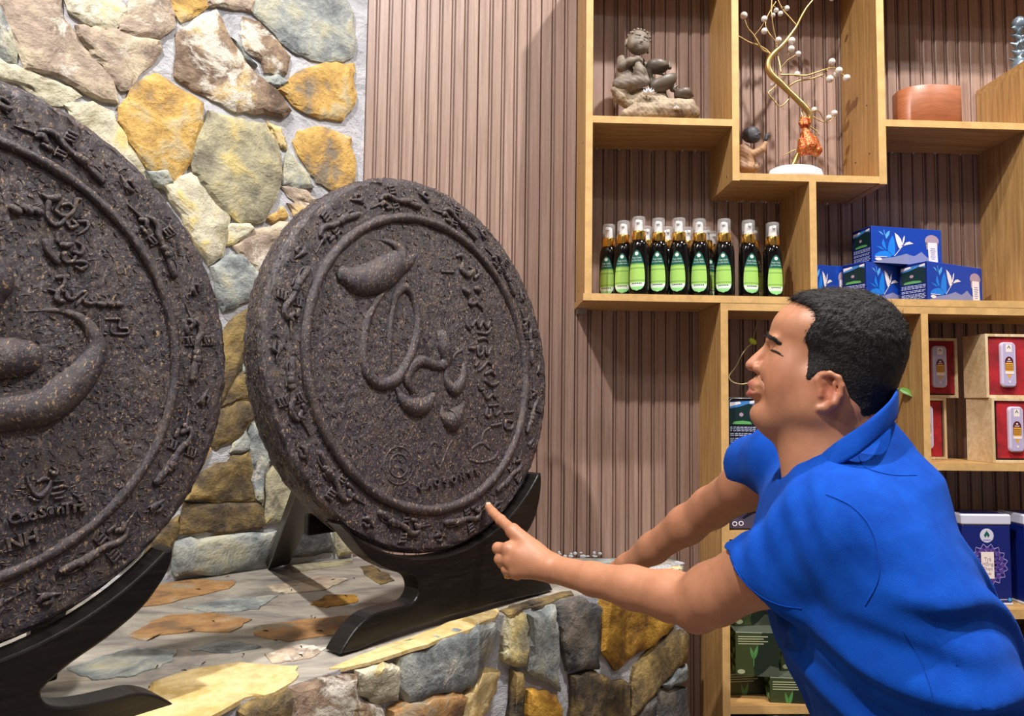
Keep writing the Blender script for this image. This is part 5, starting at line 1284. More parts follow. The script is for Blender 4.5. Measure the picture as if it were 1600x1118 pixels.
sdf_obj('robed_body', S, qm(60, 1030, -.04), qm(280, 820, .03), .0012, M['tan_clay'], mo)
S = Sdf(); c0 = qm(157, 795, -.006); S.ell(c0+EZ*mm(8), mm(np.array([52, 52, 48])), .004); S.ell(c0+np.array([mm(10), -mm(22), -mm(22)]), mm(np.array([36, 30, 28])), .01)
S.ell(c0+np.array([mm(16), -mm(50), -mm(14)]), mm(6), .003); S.cap(c0+np.array([mm(8), -mm(46), -mm(30)]), c0+np.array([mm(24), -mm(46), -mm(30)]), mm(4), mm(4), .002)
for s_ in (-8, 36): S.ell(c0+np.array([mm(s_), -mm(43), 0]), mm(np.array([11, 7, 6])), .002)
S.ell(c0+np.array([-mm(50), 0, -mm(5)]), mm(np.array([7, 10, 16])), .002)
S.cap(qm(240, 820, -.012), qm(245, 800, -.012), mm(12), mm(13), .003)
for j in range(4): S.cap(qm(240+j*3, 805-j*2, -.014+j*.003), qm(262-j*4, 796-j*6, -.014+j*.003), mm(5), mm(3.5), .001)
sdf_obj('head_and_hand', S, qm(90, 850, -.035), qm(285, 735, .03), .0010, M['black_clay'], mo)
V, Fc = tube([qm(172+16*cos(a), 985+18*sin(a), -.033) for a in np.linspace(0, 6.0, 14)], .0011, 6); mk('bead_string', V, Fc, M['bronze'], mo, smooth=True)

# ---- golden wire tree with pearls in a white dish
M['gold_leaf'] = flat('gold_bark', srgb('#c9a96a'), .3, .85); M['pearl'] = flat('pearl', srgb('#dcd3cc'), .25, coat=.5); M['wire'] = flat('gold_wire', srgb('#b79a66'), .35, .8)
tr = thing('pearl_tree', tuple(qm(410, 1010)), 'golden wire tree with white pearl berries, rooted in a white oval dish', 'ornamental tree')
V, Fc = lathe([(.070, 0), (.079, .003), (.081, .018), (.076, .032), (.060, .040), (.0001, .043)], 40, c=(qm(411, 1012)-np.array([0, .012, 0]))*np.array([1, 1, 0])+EZ*(Z2+.0006), sy=.62); mk('dish', V, Fc, M['lotus'], tr, smooth=True)
def tp(L, dy=0.): return [qm(x, y, dy+(w_[0] if w_ else 0)) for x, y, *w_ in L]
R_ = spline([(*qm(x, y), mm(r)) for x, y, r in [(408, 960, 17), (432, 905, 15), (470, 820, 13), (492, 740, 13), (505, 675, 17), (480, 630, 18), (430, 578, 17), (380, 530, 17), (330, 480, 19), (285, 440, 20), (262, 395, 18), (268, 345, 18), (300, 305, 17), (345, 262, 15), (385, 212, 12), (425, 155, 8), (455, 95, 7), (485, 45, 6), (525, -5, 5), (560, -60, 5), (575, -140, 4)]], 5)
V, Fc = tube(R_[:, :3], R_[:, 3], 12); mk('trunk', V, Fc, M['gold_leaf'], tr, smooth=True)
W = [([(273, 318, 7), (250, 290, 6), (200, 262, 5), (150, 245, 4.5), (92, 212, 4), (40, 190, 3)], 0), ([(270, 310, 5), (225, 295, 5), (195, 255, 5), (170, 212, 4), (135, 170, 3), (118, 120, 2.5)], -.01), ([(175, 212, 3), (205, 180, 2.5), (228, 145, 2)], -.01),
     ([(312, 285, 5), (310, 240, 4), (275, 190, 4), (252, 140, 4), (262, 90, 4), (285, 40, 4), (290, -40, 3)], .008), ([(310, 240, 4), (290, 170, 4), (278, 110, 3), (276, 60, 3), (300, 20, 3)], -.008), ([(428, 150, 5), (390, 100, 4), (350, 50, 4), (325, 0, 4), (300, -50, 3)], .005),
     ([(335, 420, 6), (330, 360, 5), (322, 318, 4)], .008), ([(335, 395, 4), (370, 355, 3), (410, 330, 2.5), (430, 320, 2)], -.006), ([(375, 350, 3), (375, 320, 2.5), (388, 297, 2)], -.006),
     ([(335, 436, 6), (400, 440, 5), (470, 450, 5), (540, 430, 5), (590, 412, 4), (640, 405, 3), (660, 425, 3)], -.012), ([(385, 500, 6), (430, 475, 5), (500, 465, 5), (560, 445, 4), (600, 415, 3), (625, 370, 2.5)], -.006), ([(560, 440, 3), (590, 455, 2.5), (612, 466, 2)], -.006), ([(650, 410, 3), (690, 438, 2.5), (706, 462, 2)], -.012),
     ([(380, 578, 5), (350, 610, 4), (318, 628, 4), (285, 590, 4), (255, 552, 5), (275, 530, 3), (300, 505, 2)], -.01), ([(525, 680, 4), (560, 705, 4), (585, 713, 3)], -.006), ([(620, 705, 3), (645, 680, 3), (658, 655, 2)], .012), ([(500, 650, 4), (560, 640, 3), (600, 690, 3), (622, 704, 3)], .014),
     ([(500, 735, 4), (535, 760, 4), (552, 790, 3)], -.006), ([(455, 655, 4), (462, 690, 4), (470, 740, 3)], -.006), ([(352, 905, 3), (400, 880, 3), (440, 870, 3)], -.006), ([(285, 30, 3), (315, 45, 2), (340, 68, 2)], .008), ([(340, 40, 3), (375, 42, 2)], .005)]
for L, dy in W:
    Q = spline([(*qm(x, y, dy*min(1, i*.5)), mm(r)) for i, (x, y, r) in enumerate(L)], 4); V, Fc = tube(Q[:, :3], Q[:, 3]*1.0, 7); mk('wire_branch', V, Fc, M['wire'], tr, smooth=True)
for x, y, r, dy in [(113, 101, 22, -.01), (230, 123, 19, -.012), (230, 193, 19, -.012), (312, 245, 19, -.012), (391, 247, 21, -.01), (388, 294, 20, -.01), (430, 321, 17, -.008), (440, 421, 18, .012), (296, 80, 14, .008), (314, 51, 15, .008), (339, 71, 16, .008), (374, 44, 17, .005), (632, -8, 16, .0),
                    (625, 367, 21, -.008), (660, 424, 22, -.014), (613, 467, 22, -.008), (707, 465, 22, -.012), (541, 628, 17, .014), (658, 650, 20, .012), (626, 676, 17, .012), (292, 487, 13, .01), (660, 432, 19, .004)]:
    V, Fc = uvs(qm(x, y, dy), mm(r), 16, 12); mk('pearl', V, Fc, M['pearl'], tr, smooth=True)
red, nt, b = nmat('red_gold_net'); vv = coords(nt, (1, 1, 1), 0); n1 = noise(nt, vv, 170, 5, .6, 1); ramp(nt, [(.38, srgb('#8e1409')), (.47, srgb('#b8321a')), (.53, srgb('#c98a3a')), (.6, srgb('#6e2f14')), (.68, srgb('#e0bf7c'))], n1, b.inputs['Base Color']); b.inputs['Roughness'].default_value = .3; b.inputs['Metallic'].default_value = .35; bump(nt, b, n1, .8, .002)
S = Sdf()
for a, b_, ra, rb in (((462, 705), (462, 735), 20, 26), ((463, 745), (463, 765), 12, 14), ((470, 790), (485, 860), 32, 50), ((450, 830), (455, 880), 26, 34), ((510, 820), (530, 885), 26, 34), ((450, 700), (440, 725), 14, 12), ((480, 705), (492, 722), 13, 12)):
    S.cap(qm(*a, -.012), qm(*b_, -.012), mm(ra), mm(rb), .004)
S.post = lambda P, d: d+.0012*noise3(P, 500)
sdf_obj('lucky_pouch', S, qm(390, 930, -.045), qm(590, 680, .02), .0012, red, tr)

# ---- silvery flower sculpture at the right edge, on the top box
sf = thing('flower_sculpture', (1.60, 2.06, 2.4725), 'silver-blue petal sculpture at the right picture edge on the highest box', 'sculpture')
S = Sdf(); c_ = np.array([1.605, 2.06, 2.4728]); r5 = random.Random(5)
S.cap(c_+EZ*.008, c_+EZ*.02, .03, .024, .01); S.chain([(*(c_+EZ*.02), .012), (*(c_+np.array([-.004, 0, .06])), .009), (*(c_+np.array([.0, 0, .13])), .007)], .006)
for k in range(18):
    a = k*2.4; z = .03+.006*k; d = np.array([cos(a), sin(a)*.7, .5]); d /= np.linalg.norm(d); p = c_+EZ*z
    S.cap(p+d*.008, p+d*(.030-.0004*k), .008, .0025, .003)
S.ell(c_+EZ*.155, (.018, .018, .022), .006)
S.post = lambda P, d: np.maximum(d, c_[2]-P[:, 2])
sdf_obj('petals', S, c_-np.array([.05, .045, .002]), c_+np.array([.05, .045, .19]), .0016, flat('silver_blue_glaze', srgb('#6f7f8c'), .3, .4), sf)

# ---- trailing vine in a slim vase, its tips showing either side of the man's head
vi = thing('vine_vase', (.98, 2.08, ZA+.0006), 'slim vase of twining vine behind the man, one bud and two leaves showing', 'plant')
V, Fc = lathe([(.03, 0), (.036, .01), (.04, .06), (.03, .11), (.018, .15), (.02, .17), (.016, .17), (.014, .15)], 24, c=(.98, 2.08, ZA+.0006)); mk('vase', V, Fc, M['lotus'], vi, smooth=True)
twig = flat('pale_twig', srgb('#b9a878'), .6); leafm = flat('vine_leaf', srgb('#4f7a2c'), .45); budm = flat('yellow_green_bud', srgb('#b9c832'), .5)
def vp(x, y, Y=2.06): return atY(x, y, Y)
Q = spline([(.98, 2.08, ZA+.14), (.95, 2.07, ZA+.30), tuple(vp(1225, 590)), tuple(vp(1160, 600)), tuple(vp(1139, 590)), tuple(vp(1150, 572)), tuple(vp(1158, 556)), tuple(vp(1167, 543)), tuple(vp(1174, 536)), tuple(vp(1179, 520)), tuple(vp(1182, 508))], 6)
V, Fc = tube(Q, np.linspace(.0028, .0010, len(Q)), 7); mk('stem', V, Fc, twig, vi, smooth=True)
Q = spline([(.98, 2.08, ZA+.14), (1.02, 2.075, ZA+.3), tuple(vp(1370, 640)), tuple(vp(1392, 612)), tuple(vp(1405, 608)), tuple(vp(1424, 617))], 6)
V, Fc = tube(Q, np.linspace(.0028, .0012, len(Q)), 7); mk('stem', V, Fc, twig, vi, smooth=True)
S = Sdf(); S.ell(vp(1176, 533), .0085, .003); S.ell(vp(1173, 531), (.006, .006, .008), .003); S.ell(vp(1179, 535), (.006, .006, .007), .003)
c_ = vp(1176, 533); sdf_obj('bud', S, c_-.016, c_+.016, .0015, budm, vi)
def leaf(name, a, b_, w_, parent, up_=EZ, Y=2.06):
    a = np.array(a); b_ = np.array(b_); d = b_-a; L = np.linalg.norm(d); d /= L; s_ = np.cross(d, np.array([.2, -1, .3])); s_ /= np.linalg.norm(s_); nrm = np.cross(s_, d); V = []; n_ = 8
    for i in range(n_+1):
        t = i/n_; ww = w_*sin(pi*t**.75)**.8 if 0 < t < 1 else .0004; c_ = a+d*L*t+nrm*(.004*sin(pi*t))
        V += [c_-s_*ww+nrm*.003, c_, c_+s_*ww+nrm*.003]
    Fc = []
    for i in range(n_):
        for j in range(2): q = i*3+j; Fc.append((q, q+1, q+4, q+3))
    o = mk(name, V, Fc, leafm, parent, smooth=True); m_ = o.modifiers.new('s', 'SOLIDIFY'); m_.thickness = .0006; return o
leaf('leaf', vp(1392, 612), vp(1401, 584, 2.04), .011, vi); leaf('leaf', vp(1404, 607), vp(1430, 622, 2.03), .012, vi); leaf('leaf', vp(1392, 608), vp(1375, 600), .01, vi)
# ================================================================ the man
fw2 = np.array([-.9, .42, 0]); fw2 /= np.linalg.norm(fw2)
# head frame: e1 = image right at the head, e3 = towards the camera
HY = 1.10
hd = ray(1290, 560); hd_xy = np.array([hd[0], hd[1], 0]); hd_xy /= np.linalg.norm(hd_xy)
E3 = -hd_xy; E1 = np.array([hd_xy[1], -hd_xy[0], 0.]); E2 = EZ
H0 = atY(1290, 560, HY)
def hp(x, y, lat=0.):
    """point of the head's middle plane under pixel (x, y), moved lat metres towards the camera side"""
    return atP(x, y, H0, E3)+E3*lat
MP = float(np.linalg.norm(hp(1300, 560)-hp(1290, 560)))/10           # metres per pixel on the head plane
def px(v): return v*MP
RH = np.array([E1, E3, E2])
def rot2(a):                                                          # rotate in the head plane (a: radians, image sense)
    c, s = cos(a), sin(a); return np.array([E1*c+E2*s, E3, -E1*s+E2*c])
def build_head(S, skull=False):
    k = .022
    S.ell(hp(1322, 540), (px(90), .076, px(86)), k, rot2(-.25))                       # cranium
    S.ell(hp(1272, 520), (px(72), .068, px(62)), k, RH)                               # forehead half
    S.ell(hp(1337, 578), (px(60), .064, px(56)), k, RH)                               # occiput/nape
    S.ell(hp(1243, 578), (px(44), .056, px(58)), k, RH)                               # face mass
    for s in (1, -1):
        S.ell(hp(1240, 588, s*.034), (px(40), .026, px(40)), .03, RH); S.ell(hp(1252, 618, s*.034), (px(48), .028, px(40)), .03, RH); S.ell(hp(1205, 580, s*.018), (px(16), .016, px(20)), .014, RH)
        S.cap(hp(1285, 600, s*.058), hp(1275, 640, s*.050), .018, .018, .03)          # jaw angle
        S.cap(hp(1275, 642, s*.048), hp(1205, 652, s*.016), .021, .017, .03)          # jaw line
        S.cap(hp(1206, 531, s*.010), hp(1216, 534, s*.040), .0085, .0075, .010)        # brow ridge
        S.ell(hp(1219, 551, s*.031), (.0125, .0135, .0115), .006)                     # eyeball bulge under lids
    if skull:
        S.cap(hp(1318, 620), hp(1306, 715, .0), .058, .064, .03); S.cap(hp(1285, 660), hp(1292, 745, .01), .050, .064, .03); return
    S.ell(hp(1191, 646), (px(21), .019, px(19)), .014, RH)                            # chin
    S.cap(hp(1230, 662), hp(1262, 690), .034, .040, .03)                              # under-chin fullness
    S.ell(hp(1195, 606), (px(24), .023, px(26)), .014, RH)                            # muzzle
    # nose
    S.cap(hp(1207, 540), hp(1184, 562), .0095, .0105, .009); S.ell(hp(1177.5, 570), (.0130, .0118, .0104), .007)
    for s in (1, -1):
        S.ell(hp(1188, 576, s*.0145), (.0110, .0078, .0088), .005); S.ell(hp(1180, 583, s*.008), (.0042, .0035, .003), .002, op='s')
    # lips
    for s in (-1, 0, 1):
        S.ell(hp(1176+abs(s)*6, 599+abs(s)*3, s*.013), (.0075, .013, .0054), .007)
        S.ell(hp(1174+abs(s)*7, 615-abs(s)*2, s*.012), (.0078, .013, .0058), .007)
    S.cap(hp(1162, 607, -.012), hp(1162, 607, .012), .0024, .0024, .002, 's'); S.cap(hp(1164, 607, .008), hp(1181, 611.5, .021), .0022, .0008, .003, 's')
    # eye opening: crease of the narrowed near eye
    for s in (1, -1):
        S.cap(hp(1205, 548, s*.036), hp(1226, 557, s*.046), .0020, .0012, .0015, 's')
        S.cap(hp(1203, 543, s*.036), hp(1228, 551, s*.048), .0010, .0008, .0015, 's')
        S.cap(hp(1208, 566, s*.040), hp(1222, 568, s*.046), .0010, .0008, .002, 's')
    S.cap(hp(1192, 586, .020), hp(1199, 604, .032), .0008, .0010, .006, 's')           # smile line
    # ears: rim, lobe, bowl
    for s in (1, -1):
        lat = s*.073
        ear = [(1281, 606), (1278, 596), (1284, 589), (1296, 587), (1309, 593), (1314, 605), (1311, 619), (1303, 630), (1292, 637), (1281, 638)]
        P = [hp(x, y, lat+s*(.010 if 2 < i < 8 else .003)) for i, (x, y) in enumerate(ear)]
        S.ell(hp(1296, 613, s*.071), (px(17), .007, px(24)), .006, rot2(.2))
        for i in range(len(P)-1): S.cap(P[i], P[i+1], .0042 if i < 7 else .0058, .0042 if i < 6 else .0062, .003)
        S.cap(hp(1303, 600, lat+s*.008), hp(1300, 622, lat+s*.009), .0032, .0034, .003)
        S.ell(hp(1293, 610, lat+s*.010), (.0075, .0075, .0115), .004, op='s')
        S.cap(hp(1283, 612, lat+s*.004), hp(1283, 619, lat+s*.004), .0042, .0045, .003)
    # neck
    S.cap(hp(1318, 620), hp(1306, 715, .0), .058, .064, .03)
    S.cap(hp(1285, 660), hp(1292, 745, .01), .050, .064, .03)
    for s in (1, -1): S.cap(hp(1320, 640, s*.045), hp(1268, 735, s*.020), .016, .013, .018)
    S.cap(hp(1300, 705, .055), hp(1368, 655, .052), .0020, .0020, .006, 's'); S.cap(hp(1290, 690, .055), hp(1350, 668, .058), .0014, .0014, .005, 's')

# joints
SN = np.array([.505, 1.00, 1.285]); EN = atY(1090, 940, 1.20); WN = atY(868, 889, 1.445)
SF = np.array([.560, 1.33, 1.352]); EFj = atY(1112, 792, 1.60); WF = atZ(968, 893, ZL+.036)
HIP = np.array([.735, 1.08, .83])
fingertip = atP(759, 791, RC+RN*.006, RN)
def build_arms(S):
    S.chain([(*SN, .055), (*((SN+EN)/2+np.array([0, 0, -.002])), .052), (*(EN+(SN-EN)*.12), .047), (*EN, .043)], .02)
    d = WN-EN
    S.chain([(*EN, .0405), (*(EN+d*.16), .0415), (*(EN+d*.42-EZ*.001), .0370), (*(EN+d*.70-EZ*.002), .0295), (*WN, .0270)], .014)
    S.ell(EN+np.array([-.004, -.004, -.026]), (.022, .022, .020), .02)
    S.chain([(*SF, .055), (*((SF+EFj)/2), .048), (*EFj, .043)], .02)
    d = WF-EFj
    S.chain([(*EFj, .043), (*(EFj+d*.25), .042), (*(EFj+d*.6), .035), (*(EFj+d*.9), .028), (*WF, .027)], .02)
    S.cap(atY(1104, 768, 1.56)-np.array([0, .0, 0]), atY(1122, 786, 1.555), .0020, .0020, .006, 's')
# near hand: index pointing at the disc, the others curled; back of the hand to the camera
def hpx(x, y, Y): return atY(x, y, Y)
def finger(S, P, R, k=.004):
    for i in range(len(P)-1): S.cap(P[i], P[i+1], R[i], R[i+1], k)
HANDN = dict(
  i=[hpx(822, 842, 1.505), hpx(801, 829, 1.515), fingertip*.42+hpx(801, 829, 1.515)*.58, fingertip*.72+hpx(801, 829, 1.515)*.28+EZ*.001, fingertip+RN*.0085],
  m=[hpx(820, 862, 1.49), hpx(795, 858, 1.495), hpx(778, 856, 1.512), hpx(782, 862, 1.547), hpx(800, 872, 1.552), hpx(812, 872, 1.54)],
  r=[hpx(822, 880, 1.482), hpx(797, 876, 1.488), hpx(781, 873, 1.505), hpx(785, 880, 1.537), hpx(803, 886, 1.542), hpx(815, 884, 1.53)],
  l=[hpx(828, 896, 1.478), hpx(806, 892, 1.482), hpx(791, 889, 1.496), hpx(794, 895, 1.522), hpx(808, 899, 1.527), hpx(819, 897, 1.518)])
def build_hand_near(S):
    H_ = HANDN
    # metacarpals fan from the wrist
    for key, r0, r1 in (('i', .017, .0135), ('m', .018, .0140), ('r', .017, .0132), ('l', .016, .0125)):
        S.cap(WN+(H_[key][1]-WN)*.12, H_[key][1], r0+.005, r1+.002, .012)
    S.ell((WN*.45+H_['m'][1]*.55)+np.array([0, .012, -.004]), (.036, .022, .034), .014)
    finger(S, H_['i'][1:], [.0125, .0112, .0104, .0088], .004)
    S.ell(H_['i'][1], .0138, .006); S.ell(H_['i'][2], .0116, .004)
    for key, r in (('m', .0115), ('r', .0112), ('l', .0100)):
        P = H_[key][1:]; finger(S, P, [r*1.12, r*1.08, r, r*.92, r*.85], .0025); S.ell(H_[key][1]+np.array([0, -.001, .001]), r*1.22, .006)
    # thumb: leaves the index side of the palm behind, lies against the curled middle finger
    P = [WN+np.array([.0, .018, .006]), hpx(842, 862, 1.50), hpx(822, 858, 1.545), hpx(806, 860, 1.572), hpx(795, 868, 1.578)]
    finger(S, P, [.018, .0165, .0135, .0118, .0095], .006)
# far hand flat on the ledge
FD = atZ(872, 878, ZL+.01)-atZ(966, 893, ZL+.01); FD /= np.linalg.norm(FD); FS = np.array([-FD[1], FD[0], 0.])
def build_hand_far(S):
    zt = ZL+.006; pc = WF+FD*.05; pc[2] = zt+.016
    S.chain([(*WF, .027), (*(WF+FD*.03-EZ*.014), .024)], .012)
    for j, (s, L, r) in enumerate(((-.030, .062, .0098), (-.010, .074, .0104), (.012, .070, .0104), (.033, .056, .0092))):
        k0 = WF+FD*.085+FS*s*1.0; k0[2] = zt+.013; S.cap(WF+FS*s*.5+FD*.01-EZ*.01, k0, .017, .0125, .014)
        d = FD+FS*s*4.0; d /= np.linalg.norm(d); a = k0+d*L*.5; a[2] = zt+.016; b_ = k0+d*L; b_[2] = zt+.0085
        finger(S, [k0, a, (a+b_)/2, b_], [.0118, r*1.05, r, r*.85], .004)
    S.ell(pc, (.040, .040, .014), .012)
    t0 = WF+FS*-.022+FD*.02; t0[2] = zt+.016; t1 = t0+FD*.035-FS*.030; t1[2] = zt+.014; t2 = t1+FD*.034-FS*.008; t2[2] = zt+.010
    finger(S, [t0, t1, t2], [.016, .0125, .0100], .008)

pm = thing('person', (.80, 1.0, 0.0), 'man in a bright blue polo shirt leaning forward, pointing at the right tea disc', 'person')
# skin material reads the vertex tint (lips, ears, knuckles)
sk, nt, b = nmat('skin'); at = nt.nodes.new('ShaderNodeAttribute'); at.attribute_name = 'tint'; vv = coords(nt, (1, 1, 1), 0)
n1 = noise(nt, vv, 55, 6, .65); r1 = ramp(nt, [(.35, (.90, .88, .87)), (.65, (1.07, 1.05, 1.04))], n1, None)
mixc(nt, .8, at.outputs['Color'], r1.outputs[0], b.inputs['Base Color'], 'MULTIPLY'); b.inputs['Roughness'].default_value = .46
b.inputs['Subsurface Weight'].default_value = .12; b.inputs['Subsurface Radius'].default_value = (.9, .35, .2); b.inputs['Subsurface Scale'].default_value = .008
n2 = noise(nt, vv, 420, 3, .6); bump(nt, b, n2, .12, .0008); M['skin'] = sk
def shade(P, c, r, f=2.): return np.exp(-(np.linalg.norm((P-c)/r, axis=1))**f)[:, None]
BASE = np.array(srgb('#bb8364'))
def skin_tint(V):
    c = np.tile(BASE, (len(V), 1)).astype(float)
    def blend(w, col_): nonlocal c; c = c*(1-w)+np.array(col_)*w
    lip = srgb('#b0635a')
    for x, y in ((1167, 599), (1173, 602), (1166, 616), (1172, 613)): blend(.85*np.clip(1.6*np.maximum(shade(V, hp(x, y, 0), np.array([.011, .018, .0062])), shade(V, hp(x+4, y, .012), np.array([.010, .012, .0055])))-.35, 0, 1), lip)
    blend(.55*shade(V, hp(1296, 612, .078), .022), srgb('#c06a55'))
    blend(.40*shade(V, hp(1228, 590, .05), .035), srgb('#b06b52'))
    blend(.35*shade(V, hp(1176, 573, 0), .018), srgb('#c98876'))
    # beard shadow along jaw and shaved temples
    blend(.40*shade(V, hp(1215, 660, .0), np.array([.055, .06, .022])), srgb('#7d5a4c')); blend(.3*shade(V, hp(1290, 650, .05), np.array([.04, .04, .03])), srgb('#93644f'))
    d = np.min([np.linalg.norm(V-HANDN[k][1], axis=1) for k in 'imrl'], axis=0)[:, None]; blend(.35*np.exp(-(d/.014)**2), srgb('#b7705a'))
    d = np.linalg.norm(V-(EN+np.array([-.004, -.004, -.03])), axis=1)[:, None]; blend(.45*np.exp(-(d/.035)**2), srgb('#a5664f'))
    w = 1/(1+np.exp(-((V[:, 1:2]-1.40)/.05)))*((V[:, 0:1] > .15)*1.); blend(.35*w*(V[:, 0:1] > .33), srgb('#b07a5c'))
    return c
S = Sdf(); build_head(S); build_arms(S); build_hand_near(S); build_hand_far(S)
sdf_obj('body', S, np.array([-.12, .86, .93]), np.array([.86, 2.16, 1.66]), .0021, M['skin'], pm, smooth=1, colfn=skin_tint)

# hair: cranium grown by a few millimetres inside the hairline drawn on the head's side plane
HL = [(1190, 440), (1219, 474), (1240, 471), (1262, 479), (1272, 488), (1273, 500), (1262, 514), (1256, 527), (1262, 548), (1261, 572), (1257, 594), (1266, 596), (1276, 586), (1290, 580), (1310, 586), (1319, 602), (1324, 628), (1334, 654), (1344, 656), (1376, 644), (1400, 640), (1440, 600), (1440, 430)]
HLm = np.array([[(hp(x, y)-H0)@E1, (hp(x, y)-H0)@E2] for x, y in HL])
def polydist(Q, poly):
    d = np.full(len(Q), 1e9); ins = np.zeros(len(Q), bool); n = len(poly)
    for i in range(n):
        a, b_ = poly[i-1], poly[i]; e = b_-a; w_ = Q-a; t = np.clip((w_@e)/(e@e), 0, 1); d = np.minimum(d, np.linalg.norm(w_-t[:, None]*e, axis=1))
        c = ((a[1] <= Q[:, 1]) != (b_[1] <= Q[:, 1])); xi = a[0]+(Q[:, 1]-a[1])*(b_[0]-a[0])/((b_[1]-a[1]) if b_[1] != a[1] else 1e-9); ins ^= c & (Q[:, 0] < xi)
    return np.where(ins, -d, d)
HS = Sdf(); build_head(HS, True)
S = Sdf()
def hairf(P):
    # perspective-correct projection onto the middle plane
    r = P-CAM; t = ((H0-CAM)@E3)/(r@E3); Q0 = CAM+r*t[:, None]; lat = (P-H0)@E3
    # use straight sideways projection for the far half so both sides share the hairline
    Qs = P; Q = np.where((lat > 0)[:, None], Q0, Qs)
    q2 = np.column_stack([(Q-H0)@E1, (Q-H0)@E2]); pd = polydist(q2, HLm)
    base = HS.ev(P)
    up_ = np.clip(((P-H0)@E2+.02)/.10, 0, 1)
    th = (.0025+.0068*up_)*np.clip(-pd/.012, 0, 1)**.7
    g = .0011*np.sin(420*(P@(E2*.6+E1*.5))+6*noise3(P, 60))*np.sin(260*(P@E3)+3*noise3(P, 90, 1))+.0012*noise3(P, 230)
    d = base-th+g*np.clip(th/.006, 0, 1)
    return np.maximum(d, pd+.0006)
S.fn(hairf)
hm, nt, b = nmat('short_black_hair'); vv = coords(nt, (1, 1, 1), 0); n1 = noise(nt, vv, 260, 4, .7, .5); ramp(nt, [(.35, (.003, .003, .0035)), (.62, (.008, .0075, .008)), (.8, (.03, .029, .03))], n1, b.inputs['Base Color']); b.inputs['Roughness'].default_value = .5; b.inputs['Specular IOR Level'].default_value = .35; bump(nt, b, n1, .9, .003); M['hair'] = hm
hair = sdf_obj('hair', S, H0+E2*-.11+E1*-.1*0+np.array([-.13, -.13, 0]), H0+np.array([.19, .17, .17]), .0025, M['hair'], pm, smooth=1)
# short strands
hv = np.array([v.co for v in hair.data.vertices])+np.array(wloc(hair)); hn = np.array([v.normal for v in hair.data.vertices]); rs = np.random.RandomState(11)
sel = rs.choice(len(hv), min(9000, len(hv)), replace=False); hn_ = hn[sel]; rootp = hv[sel]
whorl = hp(1395, 520, .01); dirn = -(whorl-rootp); dirn /= np.linalg.norm(dirn, axis=1)[:, None]+1e-9
dirn = dirn*np.array([1, 1, 1])+EZ*-.25; dirn -= hn_*np.sum(dirn*hn_, 1)[:, None]; dirn /= np.linalg.norm(dirn, axis=1)[:, None]+1e-9
hgt_ = np.clip(((rootp-H0)@E2+.03)/.1, .12, 1); L = (.004+.010*hgt_)*rs.uniform(.7, 1.2, len(sel)); dv = dirn+rs.normal(0, .25, dirn.shape); dv /= np.linalg.norm(dv, axis=1)[:, None]
side = np.cross(dv, hn_); side /= np.linalg.norm(side, axis=1)[:, None]+1e-9; w_ = .00045
A = rootp-hn_*.0005; B = A+dv*(L*.5)[:, None]+hn_*(.0022*hgt_)[:, None]; D = A+dv*L[:, None]+hn_*(.0018*hgt_)[:, None]
V = np.stack([A-side*w_, A+side*w_, B+side*w_*.8, B-side*w_*.8, D], 1).reshape(-1, 3); nS = len(sel)
i0 = np.arange(nS)*5; F1 = np.stack([i0, i0+1, i0+2, i0+3], 1).tolist(); F2 = np.stack([i0+3, i0+2, i0+4], 1).tolist()
o = mk('hair_strands', V, F1+F2, M['hair'], pm); o['kind'] = 'stuff'
# eyebrows, lashes line, eyes
pz = []; r4 = random.Random(4)
def trace(fn, x, y, t0=.7, t1=1.9):
    d = ray(x, y); L = np.linalg.norm(d); d = d/L; t = t0
    for _ in range(90):
        e = fn((CAM+d*t)[None])[0]
        if e < .0003 or t > t1*1.6: break
        t += e*.8
    return CAM+d*t
SB = Sdf(); build_head(SB)
def project(p, dirv, n=12):
    p = np.array(p, float)
    for _ in range(n): p = p-dirv*SB.ev(p[None])[0]*.9
    return p
for s in (1, -1):
    for k in range(150):
        t = r4.random(); x = 1197+22*t; y = 522+15*t**1.2+r4.uniform(-4, 4)*(1-.65*t); lat = s*(.014+.034*t)
        c0_ = hp(x, y, lat)
        # push out to the skin
        for _ in range(3):
            pass
        if s == 1:
            q_ = trace(SB.ev, x, y); ok_ = abs(SB.ev(q_[None])[0]) < .002; c0_ = q_ if ok_ else project(c0_, E3*.75-E1*.65)
        pz.append((c0_, np.array(E1)*.006*(.8+.4*r4.random())+np.array(E2)*(-.003+.004*r4.random())+E3*s*.003))
parts_ = []
for c0_, d in pz:
    s = 1 if (c0_-H0)@E3 > 0 else -1; out = (E3*s*.75-E1*.65); p = project(c0_, out) if s < 0 else c0_
    parts_.append(tube([p-d*.5, p+out*.0008, p+d*.5], [.0003, .0004, .00015], 4))
V, Fc, _ = merge(parts_[:150]); o = mk('eyebrow', V, Fc, M['hair'], pm); o['kind'] = 'stuff'; V, Fc, _ = merge(parts_[150:]); o = mk('eyebrow', V, Fc, M['hair'], pm); o['kind'] = 'stuff'
eye = flat('dark_eye', (.02, .012, .01), .1); 
for s in (1, -1):
    P = []
    for i in range(9):
        t = i/8; out = (E3*s*.8-E1*.6); p = project(hp(1205+21*t, 548.3+8.6*t-1.2*sin(pi*t), s*(.036+.010*t)), out); p = trace(SB.ev, 1203.5+20*t, 546.3+9.6*t-1.6*sin(pi*t)) if s == 1 else p; P.append(p+out*.0003)
    V, Fc = tube(P, [.0006+.0012*sin(pi*i/8)**.7 if i < 8 else .0006 for i in range(9)], 6); mk('eye', V, Fc, eye, pm, smooth=True)
